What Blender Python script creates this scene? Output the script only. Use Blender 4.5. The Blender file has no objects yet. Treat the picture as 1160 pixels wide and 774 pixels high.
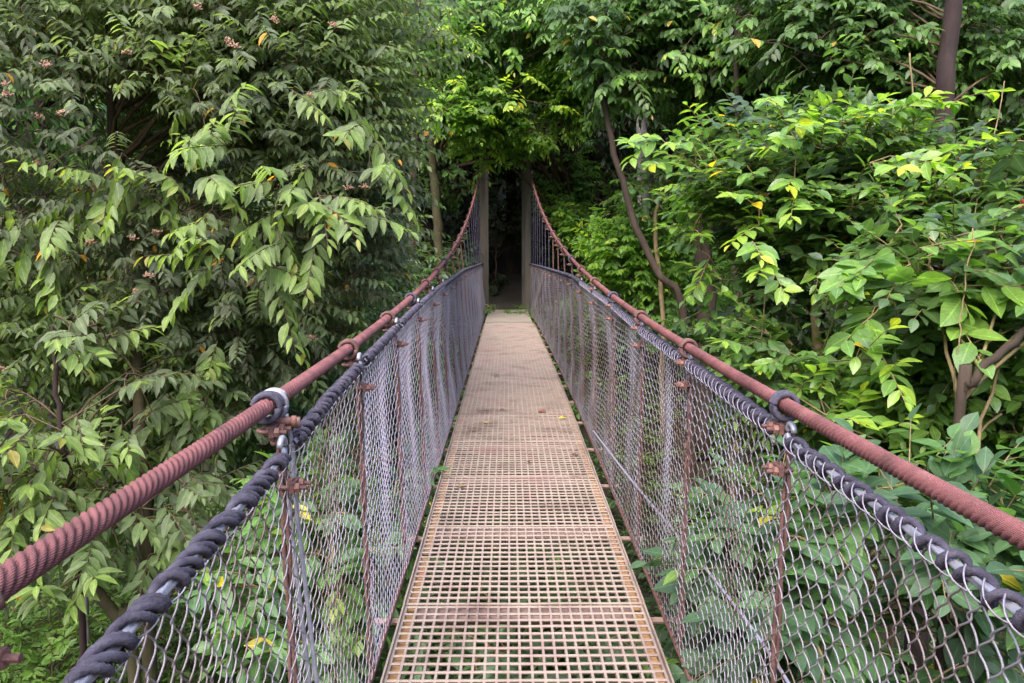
import bpy, math
import numpy as np

rng = np.random.default_rng(11)
sc = bpy.context.scene
COL = sc.collection
PI = math.pi
CAM_H = 1.55
F_PX = 930.0
PITCH = math.atan(102 / F_PX)
YAW = math.atan(8 * math.cos(PITCH) / F_PX)


def A(*v):
    return np.array(v, float)


def at(px, py, Y):
    """world point on the sight line of a photo pixel, at distance Y down the bridge axis"""
    d = A((px - 580) / F_PX, 1.0, (387 - py) / F_PX)
    c, s = math.cos(PITCH), math.sin(PITCH)
    d = A(d[0], d[1] * c + d[2] * s, -d[1] * s + d[2] * c)
    c, s = math.cos(YAW), math.sin(YAW)
    d = A(c * d[0] + s * d[1], -s * d[0] + c * d[1], d[2])
    return d * (Y / d[1]) + A(0, 0, CAM_H)


def nrm(v):
    return v / np.maximum(np.linalg.norm(v, axis=-1, keepdims=True), 1e-9)


# ------------------------------------------------------------------ mesh building
class MB:
    """collects geometry and links it as ONE mesh object"""

    def __init__(self):
        self.v, self.t, self.q, self.tr, self.qr, self.va, self.n = [], [], [], [], [], [], 0

    def add(self, v, q=None, t=None, qr=None, tr=None, va=None):
        v = np.asarray(v, float).reshape(-1, 3)
        if q is not None and len(q):
            q = np.asarray(q, np.int64).reshape(-1, 4)
            self.q.append(q + self.n)
            self.qr.append(np.zeros(len(q)) if qr is None else np.broadcast_to(qr, (len(q),)).astype(float))
        if t is not None and len(t):
            t = np.asarray(t, np.int64).reshape(-1, 3)
            self.t.append(t + self.n)
            self.tr.append(np.zeros(len(t)) if tr is None else np.broadcast_to(tr, (len(t),)).astype(float))
        self.v.append(v)
        self.va.append(np.full((len(v), 2), .5) if va is None else va)
        self.n += len(v)

    def mesh(self, name, mat, smooth=True, attr=False):
        v = np.concatenate(self.v) if self.v else np.zeros((0, 3))
        q = np.concatenate(self.q) if self.q else np.zeros((0, 4), np.int64)
        t = np.concatenate(self.t) if self.t else np.zeros((0, 3), np.int64)
        me = bpy.data.meshes.new(name)
        me.vertices.add(len(v))
        me.vertices.foreach_set('co', v.astype(np.float32).ravel())
        me.loops.add(len(q) * 4 + len(t) * 3)
        me.loops.foreach_set('vertex_index', np.concatenate([q.ravel(), t.ravel()]).astype(np.int32))
        me.polygons.add(len(q) + len(t))
        tot = np.concatenate([np.full(len(q), 4), np.full(len(t), 3)]).astype(np.int32)
        me.polygons.foreach_set('loop_start', np.concatenate([[0], np.cumsum(tot)[:-1]]).astype(np.int32))
        me.polygons.foreach_set('use_smooth', np.full(len(tot), bool(smooth)))
        if attr:
            a = me.attributes.new('rnd', 'FLOAT', 'FACE')
            a.data.foreach_set('value', np.concatenate(self.qr + self.tr).astype(np.float32))
            va = np.concatenate(self.va)
            for nm_, col_ in (('across', 0), ('along', 1)):
                a = me.attributes.new(nm_, 'FLOAT', 'POINT')
                a.data.foreach_set('value', va[:, col_].astype(np.float32))
        me.update(calc_edges=True)
        me.validate()
        me.materials.append(mat)
        return me

    def build(self, name, mat, parent=None, smooth=True, attr=False, loc=None):
        me = self.mesh(name, mat, smooth, attr)
        if loc is not None:
            me.transform(__import__('mathutils').Matrix.Translation([-c for c in loc]))
        o = bpy.data.objects.new(name, me)
        COL.objects.link(o)
        if loc is not None:
            o.location = loc
        if parent is not None:
            o.parent = parent
            o.matrix_parent_inverse = parent.matrix_basis.inverted()
        return o


def tag(o, label=None, cat=None, group=None, kind=None):
    if label: o['label'] = label
    if cat: o['category'] = cat
    if group: o['group'] = group
    if kind: o['kind'] = kind
    return o


def thing(name, label, cat, loc=(0, 0, 0), group=None):
    o = bpy.data.objects.new(name, None)
    COL.objects.link(o)
    o.location = [float(c) for c in loc]
    o.empty_display_size = 0.1
    return tag(o, label, cat, group)


def tubes(P, R, sides=6, cap=True, twist=None):
    """P (m,n,3) paths, R scalar / (n,) / (m,n): m tubes"""
    P = np.asarray(P, float)
    if P.ndim == 2: P = P[None]
    m, n, _ = P.shape
    T = nrm(np.gradient(P, axis=1))
    ref = np.where(np.abs(nrm(P[:, -1] - P[:, 0])[:, 2:3]) > .8, A(1, .13, 0), A(.05, .08, 1))[:, None, :]
    S = nrm(np.cross(T, np.broadcast_to(ref, T.shape)))
    U = np.cross(S, T)
    R = np.broadcast_to(np.asarray(R, float), (m, n))
    th = np.arange(sides) * 2 * PI / sides
    V = P[:, :, None, :] + R[:, :, None, None] * (np.cos(th)[None, None, :, None] * S[:, :, None, :] + np.sin(th)[None, None, :, None] * U[:, :, None, :])
    base = (np.arange(m) * n * sides)[:, None, None]
    i = (np.arange(n - 1) * sides)[None, :, None]
    j = np.arange(sides)[None, None, :]
    k = (j + 1) % sides
    q = np.stack([base + i + j, base + i + k, base + i + sides + k, base + i + sides + j], -1).reshape(-1, 4)
    t = None
    if cap and sides > 3:
        a = np.arange(1, sides - 1)
        t0 = np.stack([np.zeros_like(a), a + 1, a], -1)
        t1 = np.stack([np.zeros_like(a), a, a + 1], -1) + (n - 1) * sides
        t = (np.concatenate([t0, t1])[None] + base).reshape(-1, 3)
    return V.reshape(-1, 3), q, t


def rope(P, r0, strands=6, pitch=.17, sides=36):
    """stranded wire rope: lobed section turning along the path"""
    P = np.asarray(P, float)
    n = len(P)
    T = nrm(np.gradient(P, axis=0))
    ref = A(1, .13, 0) if abs(nrm(P[-1] - P[0])[2]) > .8 else A(.05, .08, 1)
    S = nrm(np.cross(T, ref[None]))
    U = np.cross(S, T)
    s = np.concatenate([[0], np.cumsum(np.linalg.norm(np.diff(P, axis=0), axis=1))])
    th = np.arange(sides) * 2 * PI / sides
    ph = th[None, :] - 2 * PI * s[:, None] / pitch
    w = 2 * PI / strands
    d = (ph + w / 2) % w - w / 2
    rs = r0 * math.sin(w / 2) / (1 + math.sin(w / 2))
    Rr = r0 - rs
    rad = Rr * np.cos(d) + np.sqrt(np.maximum(rs * rs * 1.02 - (Rr * np.sin(d)) ** 2, 0))
    # closed with a doubled seam so that the section angle runs 0..1
    th = np.concatenate([th, [2 * PI]]) - PI / 2
    rad = np.concatenate([rad, rad[:, :1]], 1)
    V = P[:, None, :] + rad[..., None] * (np.cos(th)[None, :, None] * S[:, None, :] + np.sin(th)[None, :, None] * U[:, None, :])
    i = (np.arange(n - 1) * (sides + 1))[:, None]
    j = np.arange(sides)[None]
    q = np.stack([i + j, i + j + 1, i + sides + 2 + j, i + sides + 1 + j], -1).reshape(-1, 4)
    va = np.stack([np.broadcast_to(np.linspace(0, 1, sides + 1)[None], rad.shape), np.broadcast_to(s[:, None], rad.shape)], -1).reshape(-1, 2)
    return V.reshape(-1, 3), q, None, None, None, va


BOXQ = np.array([[0, 3, 2, 1], [4, 5, 6, 7], [0, 1, 5, 4], [1, 2, 6, 5], [2, 3, 7, 6], [3, 0, 4, 7]])


def boxes(lo, hi):
    lo = np.atleast_2d(np.asarray(lo, float)); hi = np.atleast_2d(np.asarray(hi, float))
    m = max(len(lo), len(hi))
    lo = np.broadcast_to(lo, (m, 3)); hi = np.broadcast_to(hi, (m, 3))
    sel = np.array([[0, 0, 0], [1, 0, 0], [1, 1, 0], [0, 1, 0], [0, 0, 1], [1, 0, 1], [1, 1, 1], [0, 1, 1]])
    V = np.where(sel[None] == 0, lo[:, None], hi[:, None])
    q = (BOXQ[None] + (np.arange(m) * 8)[:, None, None]).reshape(-1, 4)
    return V.reshape(-1, 3), q, None


def prism(c, axis, r, h, sides=6):
    """bolt head / nut: short prism about an axis"""
    axis = nrm(np.asarray(axis, float))
    c = np.asarray(c, float)
    return tubes(np.stack([c - axis * h / 2, c - axis * h / 2 * .98, c + axis * h / 2 * .98, c + axis * h / 2]), [r * .8, r, r, r * .8], sides)


# ------------------------------------------------------------------ materials
def newmat(name):
    m = bpy.data.materials.new(name)
    m.use_nodes = True
    nt = m.node_tree
    for n in list(nt.nodes): nt.nodes.remove(n)
    out = nt.nodes.new('ShaderNodeOutputMaterial')
    return m, nt, out


def ramp(nt, fac, stops, interp='LINEAR'):
    r = nt.nodes.new('ShaderNodeValToRGB')
    e = r.color_ramp.elements
    r.color_ramp.interpolation = interp
    while len(e) < len(stops): e.new(.5)
    for k, (p, c) in zip(e, stops):
        k.position = p; k.color = (*c, 1)
    nt.links.new(fac, r.inputs['Fac'])
    return r.outputs['Color']


def noise(nt, scale, detail=5, rough=.6, stretch=None, coord='Object'):
    tc = nt.nodes.new('ShaderNodeTexCoord')
    src = tc.outputs[coord]
    if stretch:
        mp = nt.nodes.new('ShaderNodeMapping')
        mp.inputs['Scale'].default_value = stretch
        nt.links.new(src, mp.inputs['Vector']); src = mp.outputs['Vector']
    n = nt.nodes.new('ShaderNodeTexNoise')
    n.inputs['Scale'].default_value = scale
    n.inputs['Detail'].default_value = detail
    n.inputs['Roughness'].default_value = rough
    nt.links.new(src, n.inputs['Vector'])
    return n.outputs['Fac']


def solid(name, stops, scale=6, rough=.7, metal=0., bump=.2, bscale=60, stretch=None, spec=.4, bdist=.004):
    m, nt, out = newmat(name)
    b = nt.nodes.new('ShaderNodeBsdfPrincipled')
    nt.links.new(ramp(nt, noise(nt, scale, 7, .65, stretch), stops), b.inputs['Base Color'])
    b.inputs['Roughness'].default_value = rough
    b.inputs['Metallic'].default_value = metal
    b.inputs['Specular IOR Level'].default_value = spec
    if bump:
        bp = nt.nodes.new('ShaderNodeBump')
        bp.inputs['Strength'].default_value = bump
        bp.inputs['Distance'].default_value = bdist
        nt.links.new(noise(nt, bscale, 4, .6, stretch), bp.inputs['Height'])
        nt.links.new(bp.outputs['Normal'], b.inputs['Normal'])
    nt.links.new(b.outputs['BSDF'], out.inputs['Surface'])
    return m


def leafmat(name, stops, rough=.42, spec=.45, trans=.3, tcol=1.7):
    m, nt, out = newmat(name)
    at_ = nt.nodes.new('ShaderNodeAttribute'); at_.attribute_name = 'rnd'
    c = ramp(nt, at_.outputs['Fac'], stops)
    # blotches that belong to the leaf surface
    nz = ramp(nt, noise(nt, 22, 5, .7), [(.28, (.72, .70, .66)), (.5, (1, 1, 1)), (.72, (1.28, 1.22, 1.12))])
    mx = nt.nodes.new('ShaderNodeMix'); mx.data_type = 'RGBA'; mx.blend_type = 'MULTIPLY'
    mx.inputs[0].default_value = 1
    nt.links.new(c, mx.inputs[6]); nt.links.new(nz, mx.inputs[7])
    c = mx.outputs[2]
    # mid rib and side veins
    ac = nt.nodes.new('ShaderNodeAttribute'); ac.attribute_name = 'across'
    al = nt.nodes.new('ShaderNodeAttribute'); al.attribute_name = 'along'
    def mth(op, a_, b_):
        q_ = nt.nodes.new('ShaderNodeMath'); q_.operation = op
        for k_, v_ in ((0, a_), (1, b_)):
            if isinstance(v_, (int, float)): q_.inputs[k_].default_value = v_
            else: nt.links.new(v_, q_.inputs[k_])
        return q_.outputs[0]
    ph = mth('SUBTRACT', mth('MULTIPLY', al.outputs['Fac'], 62.), mth('MULTIPLY', ac.outputs['Fac'], 16.))
    vein = mth('POWER', mth('ADD', mth('MULTIPLY', mth('SINE', ph, 0), .5), .5), 5.)
    rib = mth('LESS_THAN', ac.outputs['Fac'], .07)
    f_ = mth('ADD', mth('ADD', mth('MULTIPLY', vein, .16), mth('MULTIPLY', rib, .5)), .95)
    sc2 = nt.nodes.new('ShaderNodeVectorMath'); sc2.operation = 'SCALE'
    nt.links.new(c, sc2.inputs[0]); nt.links.new(f_, sc2.inputs['Scale'])
    c = sc2.outputs[0]
    b = nt.nodes.new('ShaderNodeBsdfPrincipled')
    b.inputs['Roughness'].default_value = rough
    b.inputs['Specular IOR Level'].default_value = spec
    nt.links.new(c, b.inputs['Base Color'])
    t = nt.nodes.new('ShaderNodeBsdfTranslucent')
    mm = nt.nodes.new('ShaderNodeMix'); mm.data_type = 'RGBA'; mm.blend_type = 'MULTIPLY'
    mm.inputs[0].default_value = 1
    mm.inputs[7].default_value = (1.5 * tcol, 1.6 * tcol, .7 * tcol, 1)
    nt.links.new(c, mm.inputs[6]); nt.links.new(mm.outputs[2], t.inputs['Color'])
    s = nt.nodes.new('ShaderNodeMixShader'); s.inputs[0].default_value = trans
    nt.links.new(b.outputs['BSDF'], s.inputs[1]); nt.links.new(t.outputs['BSDF'], s.inputs[2])
    nt.links.new(s.outputs['Shader'], out.inputs['Surface'])
    return m


M = {}
M['cable'] = solid('rust_red_cable', [(.22, (.055, .026, .026)), (.40, (.135, .052, .052)), (.58, (.20, .074, .074)), (.70, (.225, .105, .10)), (.82, (.165, .125, .12))], 11, .66, 0, .8, 420, spec=.35, bdist=.002)
def wire_lines(m):
    nt = m.node_tree
    bs = [n for n in nt.nodes if n.type == 'BSDF_PRINCIPLED'][0]
    bp = [n for n in nt.nodes if n.type == 'BUMP'][0]
    ac = nt.nodes.new('ShaderNodeAttribute'); ac.attribute_name = 'across'
    ml = nt.nodes.new('ShaderNodeMath'); ml.operation = 'MULTIPLY'; ml.inputs[1].default_value = 2 * PI * 44
    sn = nt.nodes.new('ShaderNodeMath'); sn.operation = 'SINE'
    nt.links.new(ac.outputs['Fac'], ml.inputs[0]); nt.links.new(ml.outputs[0], sn.inputs[0])
    b2 = nt.nodes.new('ShaderNodeBump'); b2.inputs['Strength'].default_value = .55; b2.inputs['Distance'].default_value = .0008
    nt.links.new(sn.outputs[0], b2.inputs['Height']); nt.links.new(bp.outputs['Normal'], b2.inputs['Normal'])
    nt.links.new(b2.outputs['Normal'], bs.inputs['Normal'])


wire_lines(M['cable'])
M['rust'] = solid('rusty_iron', [(.25, (.055, .029, .027)), (.5, (.115, .054, .048)), (.75, (.18, .10, .09))], 30, .75, 0, .5, 180)
M['bolt'] = solid('bolt_rust', [(.25, (.11, .05, .045)), (.5, (.20, .09, .07)), (.75, (.28, .20, .18))], 40, .65, 0, .4, 200)
M['zinc'] = solid('galvanised_wire', [(.3, (.19, .175, .23)), (.5, (.275, .255, .325)), (.70, (.21, .16, .17))], 9, .5, .25, .2, 160)
M['zincrust'] = solid('rusting_wire', [(.28, (.22, .21, .25)), (.46, (.25, .225, .255)), (.60, (.15, .11, .105)), (.8, (.105, .06, .052))], 3.2, .55, .2, .2, 160)
M['rod'] = solid('galvanised_rod', [(.3, (.22, .22, .28)), (.6, (.34, .34, .40)), (.8, (.22, .18, .19))], 25, .42, .35, .15, 120)
M['lash'] = solid('dark_rope', [(.3, (.042, .037, .053)), (.55, (.09, .08, .108)), (.8, (.15, .135, .17))], 30, .85, 0, .8, 420, spec=.2, bdist=.003)
M['lashpale'] = solid('grey_rope', [(.3, (.04, .036, .056)), (.55, (.075, .068, .098)), (.8, (.12, .11, .15))], 30, .8, 0, .8, 420, spec=.2, bdist=.003)
M['grate'] = solid('weathered_grating', [(.26, (.11, .068, .052)), (.38, (.215, .156, .130)), (.52, (.29, .226, .186)), (.64, (.26, .175, .152)), (.78, (.22, .125, .105))], 2.6, .7, .1, .25, 120)
M['ledge'] = solid('rusty_ledge', [(.28, (.12, .055, .04)), (.45, (.40, .21, .07)), (.6, (.36, .20, .10)), (.8, (.44, .29, .12))], 6, .8, 0, .35, 90)
M['beam'] = solid('cross_beam_paint', [(.3, (.17, .09, .075)), (.5, (.25, .165, .14)), (.75, (.29, .20, .165))], 5, .75, 0, .3, 90)
M['post'] = solid('pylon_paint', [(.3, (.05, .042, .036)), (.52, (.105, .088, .072)), (.7, (.07, .063, .053)), (.85, (.035, .042, .025))], 2.2, .8, 0, .3, 30, stretch=(3, 3, .4))
M['concrete'] = solid('pale_concrete', [(.3, (.24, .20, .165)), (.6, (.31, .265, .225)), (.8, (.20, .17, .135))], 3, .9, 0, .3, 60)
M['soil'] = solid('leaf_litter', [(.3, (.010, .010, .005)), (.5, (.024, .020, .011)), (.7, (.018, .028, .010)), (.85, (.04, .03, .017))], 1.6, .95, 0, .8, 9, bdist=.06)
M['pathdirt'] = solid('path_earth', [(.3, (.02, .017, .014)), (.7, (.04, .033, .025))], 2, .95, 0, .5, 14, bdist=.02)
M['bark'] = solid('brown_bark', [(.3, (.018, .012, .008)), (.55, (.042, .028, .019)), (.8, (.075, .058, .042))], 5, .9, 0, .9, 14, stretch=(1, 1, .25), bdist=.02)
M['barkred'] = solid('reddish_bark', [(.3, (.012, .007, .007)), (.52, (.030, .017, .016)), (.64, (.045, .030, .027)), (.74, (.16, .145, .14))], 4, .9, 0, .9, 12, stretch=(1, 1, .3), bdist=.02)
M['barkmoss'] = solid('mossy_bark', [(.3, (.025, .020, .011)), (.5, (.055, .045, .022)), (.68, (.065, .063, .028)), (.85, (.12, .10, .075))], 4, .95, 0, .9, 12, stretch=(1, 1, .4), bdist=.02)
M['barkpale'] = solid('pale_bark', [(.3, (.08, .06, .055)), (.5, (.22, .19, .19)), (.7, (.33, .30, .31)), (.85, (.08, .06, .055))], 3, .9, 0, .7, 14, stretch=(1, 1, .5), bdist=.02)
M['barktan'] = solid('tan_stems', [(.3, (.12, .085, .042)), (.6, (.23, .17, .085)), (.85, (.17, .14, .085))], 6, .85, 0, .5, 20)
M['twig'] = solid('twig_bark', [(.3, (.05, .032, .020)), (.7, (.11, .075, .045))], 8, .9, 0, 0)

_G = dict
M['leaf_feather'] = leafmat('feather_tree_leaves', [(0, (.072, .088, .056)), (.35, (.100, .130, .072)), (.62, (.130, .174, .080)), (.78, (.158, .228, .068)), (.92, (.19, .27, .062)), (.975, (.26, .20, .06)), (1., (.45, .22, .03))], .48, .36, .44)
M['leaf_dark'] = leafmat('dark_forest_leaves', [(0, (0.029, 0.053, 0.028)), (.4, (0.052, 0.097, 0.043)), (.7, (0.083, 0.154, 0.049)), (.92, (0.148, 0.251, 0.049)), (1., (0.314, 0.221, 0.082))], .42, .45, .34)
M['leaf_painted_shade'] = leafmat('painted_shade_leaves', [(0, (.010, .022, .010)), (.4, (.018, .036, .015)), (.7, (.026, .055, .018)), (.92, (.04, .08, .02)), (1., (.08, .06, .02))], .5, .3, .2)  # forest shade put into the leaf colour, darkens the gap beyond the bridge
M['leaf_mid'] = leafmat('mid_forest_leaves', [(0, (0.046, 0.085, 0.032)), (.35, (0.076, 0.144, 0.042)), (.7, (0.118, 0.228, 0.049)), (.92, (0.198, 0.324, 0.049)), (1., (0.395, 0.279, 0.065))], .42, .45, .40)
M['leaf_lime'] = leafmat('lime_leaves', [(0, (0.066, 0.125, 0.032)), (.35, (0.116, 0.221, 0.038)), (.7, (0.189, 0.316, 0.042)), (.92, (0.346, 0.412, 0.041)), (1., (0.494, 0.353, 0.049))], .42, .45, .42)
M['leaf_gloss'] = leafmat('glossy_bush_leaves', [(0, (0.049, 0.083, 0.041)), (.35, (0.078, 0.138, 0.048)), (.62, (0.110, 0.207, 0.048)), (.78, (0.183, 0.299, 0.048)), (.9, (0.24, 0.335, 0.036)), (.97, (0.38, 0.39, 0.03)), (1., (0.500, 0.345, 0.024))], .32, .5, .36)
M['leaf_pale'] = leafmat('pale_shrub_leaves', [(0, (.050, .092, .048)), (.4, (.075, .142, .066)), (.7, (.095, .19, .055)), (.9, (.19, .27, .045)), (1., (.36, .30, .03))], .46, .4, .36)
M['leaf_herb'] = leafmat('ground_herb_leaves', [(0, (0.034, 0.064, 0.019)), (.4, (0.065, 0.125, 0.030)), (.75, (0.108, 0.198, 0.035)), (.95, (0.203, 0.269, 0.041)), (1., (0.216, 0.128, 0.054))], .5, .4, .3)
M['flower'] = solid('salmon_bloom', [(.3, (.30, .16, .11)), (.7, (.42, .26, .19))], 60, .7, 0, 0)
M['redflower'] = solid('red_bloom', [(.3, (.28, .05, .04)), (.7, (.36, .09, .07))], 60, .6, 0, 0)


# ------------------------------------------------------------------ leaves
def leaf_template(aspect=.33, fold=.22, droop=.25, stations=3, tipw=.0, widest=.45):
    """unit leaf along +y: verts and tris; mid rib folded, tip drooping"""
    ys = np.linspace(0, 1, stations + 2)[1:-1]
    vs = [[0, 0, 0]]
    for y in ys:
        # long pointed oval
        a, b = widest * 2.2, (1 - widest) * 2.2
        w = (y ** a) * ((1 - y) ** b)
        w /= (widest ** a) * ((1 - widest) ** b)
        w *= aspect / 2
        for sx in (-1, 0, 1):
            vs.append([sx * w, y, abs(sx) * w * fold * 2 - droop * y * y])
    vs.append([0, 1, -droop])
    t = []
    l = lambda k: 1 + 3 * k
    t += [[0, l(0) + 1, l(0)], [0, l(0) + 2, l(0) + 1]]
    for k in range(stations - 1):
        a, b = l(k), l(k + 1)
        t += [[a, a + 1, b + 1], [a, b + 1, b], [a + 1, a + 2, b + 2], [a + 1, b + 2, b + 1]]
    e = len(vs) - 1
    a = l(stations - 1)
    t += [[a, a + 1, e], [a + 1, a + 2, e]]
    return np.array(vs, float), np.array(t)


def diamond_template(aspect=.4, fold=.25, droop=.15):
    v = np.array([[0, 0, 0], [-aspect / 2, .5, fold * aspect / 2 - droop * .25], [0, .47, -droop * .22], [aspect / 2, .5, fold * aspect / 2 - droop * .25], [0, 1, -droop]], float)
    t = np.array([[0, 2, 1], [0, 3, 2], [1, 2, 4], [2, 3, 4]])
    return v, t


TPL = {
    'lance': leaf_template(.37, .22, .22, 3, widest=.45),
    'oval': leaf_template(.46, .18, .20, 3, widest=.5),
    'broad': leaf_template(.56, .12, .16, 4, widest=.46),
    'small': diamond_template(.46, .3, .15),
    'smalllance': diamond_template(.32, .3, .25),
}


def place_leaves(mb, pos, d, n, L, W, rnd, tpl):
    V, T = TPL[tpl]
    d = nrm(d)
    s = nrm(np.cross(d, n))
    n = np.cross(s, d)
    m = len(pos)
    L = np.broadcast_to(L, (m,)); W = np.broadcast_to(W, (m,))
    P = (pos[:, None] + V[None, :, 0, None] * (L * W)[:, None, None] * s[:, None]
         + V[None, :, 1, None] * L[:, None, None] * d[:, None] + V[None, :, 2, None] * L[:, None, None] * n[:, None])
    t = (T[None] + (np.arange(m) * len(V))[:, None, None]).reshape(-1, 3)
    lv = np.stack([(np.abs(V[:, 0]) > 1e-6) * 1., V[:, 1]], -1)
    lv[(V[:, 1] < 1e-6) | (V[:, 1] > .999), 0] = 0
    mb.add(P.reshape(-1, 3), t=t, tr=np.repeat(rnd, len(T)), va=np.tile(lv, (m, 1)))


def sprays(mb, stems, B, D, LT, nl, leaf, rnd, kind='pinnate', tpl='lance', droop=.55, spread=55, young=None, upn=.25, wr=(.85, 1.2), rs=None):
    """twigs B -> B + D*LT, each carrying nl leaves of length leaf"""
    r = rs if rs is not None else rng
    n = len(B)
    D = nrm(D)
    up = A(0, 0, 1) + r.normal(0, upn, (n, 3))
    side = nrm(np.cross(D, up))
    sag = r.uniform(.05, .3, n) * LT
    if kind == 'pinnate':
        u = (np.arange(nl) + .6) / nl
        sg = np.where(np.arange(nl) % 2 == 0, 1., -1.)
        sp = math.radians(spread) * np.ones(nl)
        sp[-1] = .1
    else:
        u = np.full(nl, 1.) - r.uniform(0, .25, nl)
        sg = np.ones(nl)
        sp = None
    P = B[:, None] + D[:, None] * (LT[:, None] * u)[..., None]
    P = P - A(0, 0, 1) * (sag[:, None] * (u ** 2))[..., None]
    if kind == 'pinnate':
        ang = sp[None] + r.normal(0, .16, (n, nl))
        d = D[:, None] * np.cos(ang)[..., None] + side[:, None] * (sg[None] * np.sin(ang))[..., None]
        d = d + A(0, 0, -1) * (droop + r.normal(0, .16, (n, nl)))[..., None] + r.normal(0, .10, (n, nl, 3))
        nn = np.broadcast_to(up[:, None], d.shape) + D[:, None] * .35 + r.normal(0, .18, d.shape)
        sz = .72 + .5 * np.sin(PI * np.clip(u * .9 + .12, 0, 1))
    else:
        az = (np.arange(nl) * 2.399)[None] + r.uniform(0, 6.28, (n, 1))
        up_ = nrm(np.cross(side, D))
        op = np.radians(r.uniform(35, 92, (n, nl)))
        d = D[:, None] * np.cos(op)[..., None] + (side[:, None] * np.cos(az)[..., None] + up_[:, None] * np.sin(az)[..., None]) * np.sin(op)[..., None]
        d = d + A(0, 0, -1) * (droop * .6) + r.normal(0, .12, d.shape)
        nn = A(0, 0, 1.) + D[:, None] * .6 + r.normal(0, .25, d.shape)
        sz = np.ones(nl)
    L = leaf * sz[None] * r.uniform(.72, 1.2, (n, nl))
    W = r.uniform(wr[0], wr[1], (n, nl))
    rv = np.clip(rnd[:, None] * .72 + r.uniform(-.16, .22, (n, nl)), 0, .70)
    yo = np.zeros(n) if young is None else young
    tipy = yo[:, None] * np.clip((u - .25) / .6, 0, 1)[None]
    rv = rv + (np.clip(.70 + .27 * r.uniform(.2, 1., (n, nl)), 0, .97) - rv) * np.clip(tipy, 0, 1)
    odd = r.random((n, nl)) < .004
    rv = np.where(odd, 1., rv)
    place_leaves(mb, P.reshape(-1, 3), d.reshape(-1, 3), nn.reshape(-1, 3), L.ravel(), W.ravel(), rv.ravel(), tpl)
    if stems is not None:
        uu = np.array([0, .4, .75, 1.])
        Q = B[:, None] + D[:, None] * (LT[:, None] * uu)[..., None] - A(0, 0, 1) * (sag[:, None] * uu ** 2)[..., None]
        stems.add(*tubes(Q, leaf * np.array([.035, .03, .022, .012]), 3, False))


def fbm(p, f, ph):
    return (np.sin(p[:, 0] * f + ph) * np.sin(p[:, 1] * f * 1.1 + ph * 1.7 + 1) + np.sin(p[:, 2] * f * 1.3 + ph * .6 + p[:, 0] * f * .5)
            + .6 * np.sin(p[:, 0] * f * 2.3 + p[:, 2] * f * 1.9 + ph * 3))


def curve_pts(a, b, n, bend):
    t = np.linspace(0, 1, n)[:, None]
    return a + (b - a) * t + bend * np.sin(t * PI)


def poly(pts, n):
    """smooth resample of a coarse polyline"""
    pts = np.asarray(pts, float)
    s = np.linspace(0, len(pts) - 1, n)
    i = np.clip(s.astype(int), 0, len(pts) - 2)
    f = (s - i)[:, None]
    p0 = pts[np.maximum(i - 1, 0)]; p1 = pts[i]; p2 = pts[i + 1]; p3 = pts[np.minimum(i + 2, len(pts) - 1)]
    return .5 * (2 * p1 + (p2 - p0) * f + (2 * p0 - 5 * p1 + 4 * p2 - p3) * f ** 2 + (-p0 + 3 * p1 - 3 * p2 + p3) * f ** 3)


def terrain(x, y):
    x = np.asarray(x, float); y = np.asarray(y, float)
    s = np.clip((y - 9) / 12, 0, 1); s = s * s * (3 - 2 * s)
    z = -4.3 + 4.15 * s
    ax = np.abs(x - .1)
    z = z + .30 * np.maximum(ax - 2.5, 0) * (1 - .6 * s) + .35 * np.maximum(ax - 13, 0)
    z = z + .22 * np.maximum(y - 27, 0) + .25 * np.maximum(y - 42, 0)
    z = z + .35 * np.maximum(-14 - y, 0)
    wob = .22 * np.sin(x * .9 + 1.3) * np.sin(y * .7) + .12 * np.sin(x * 2.1 + y * 1.7)
    flat = np.clip((ax - 1.2) / 1.5, 0, 1) * s + (1 - s)
    return z + wob * flat


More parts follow.
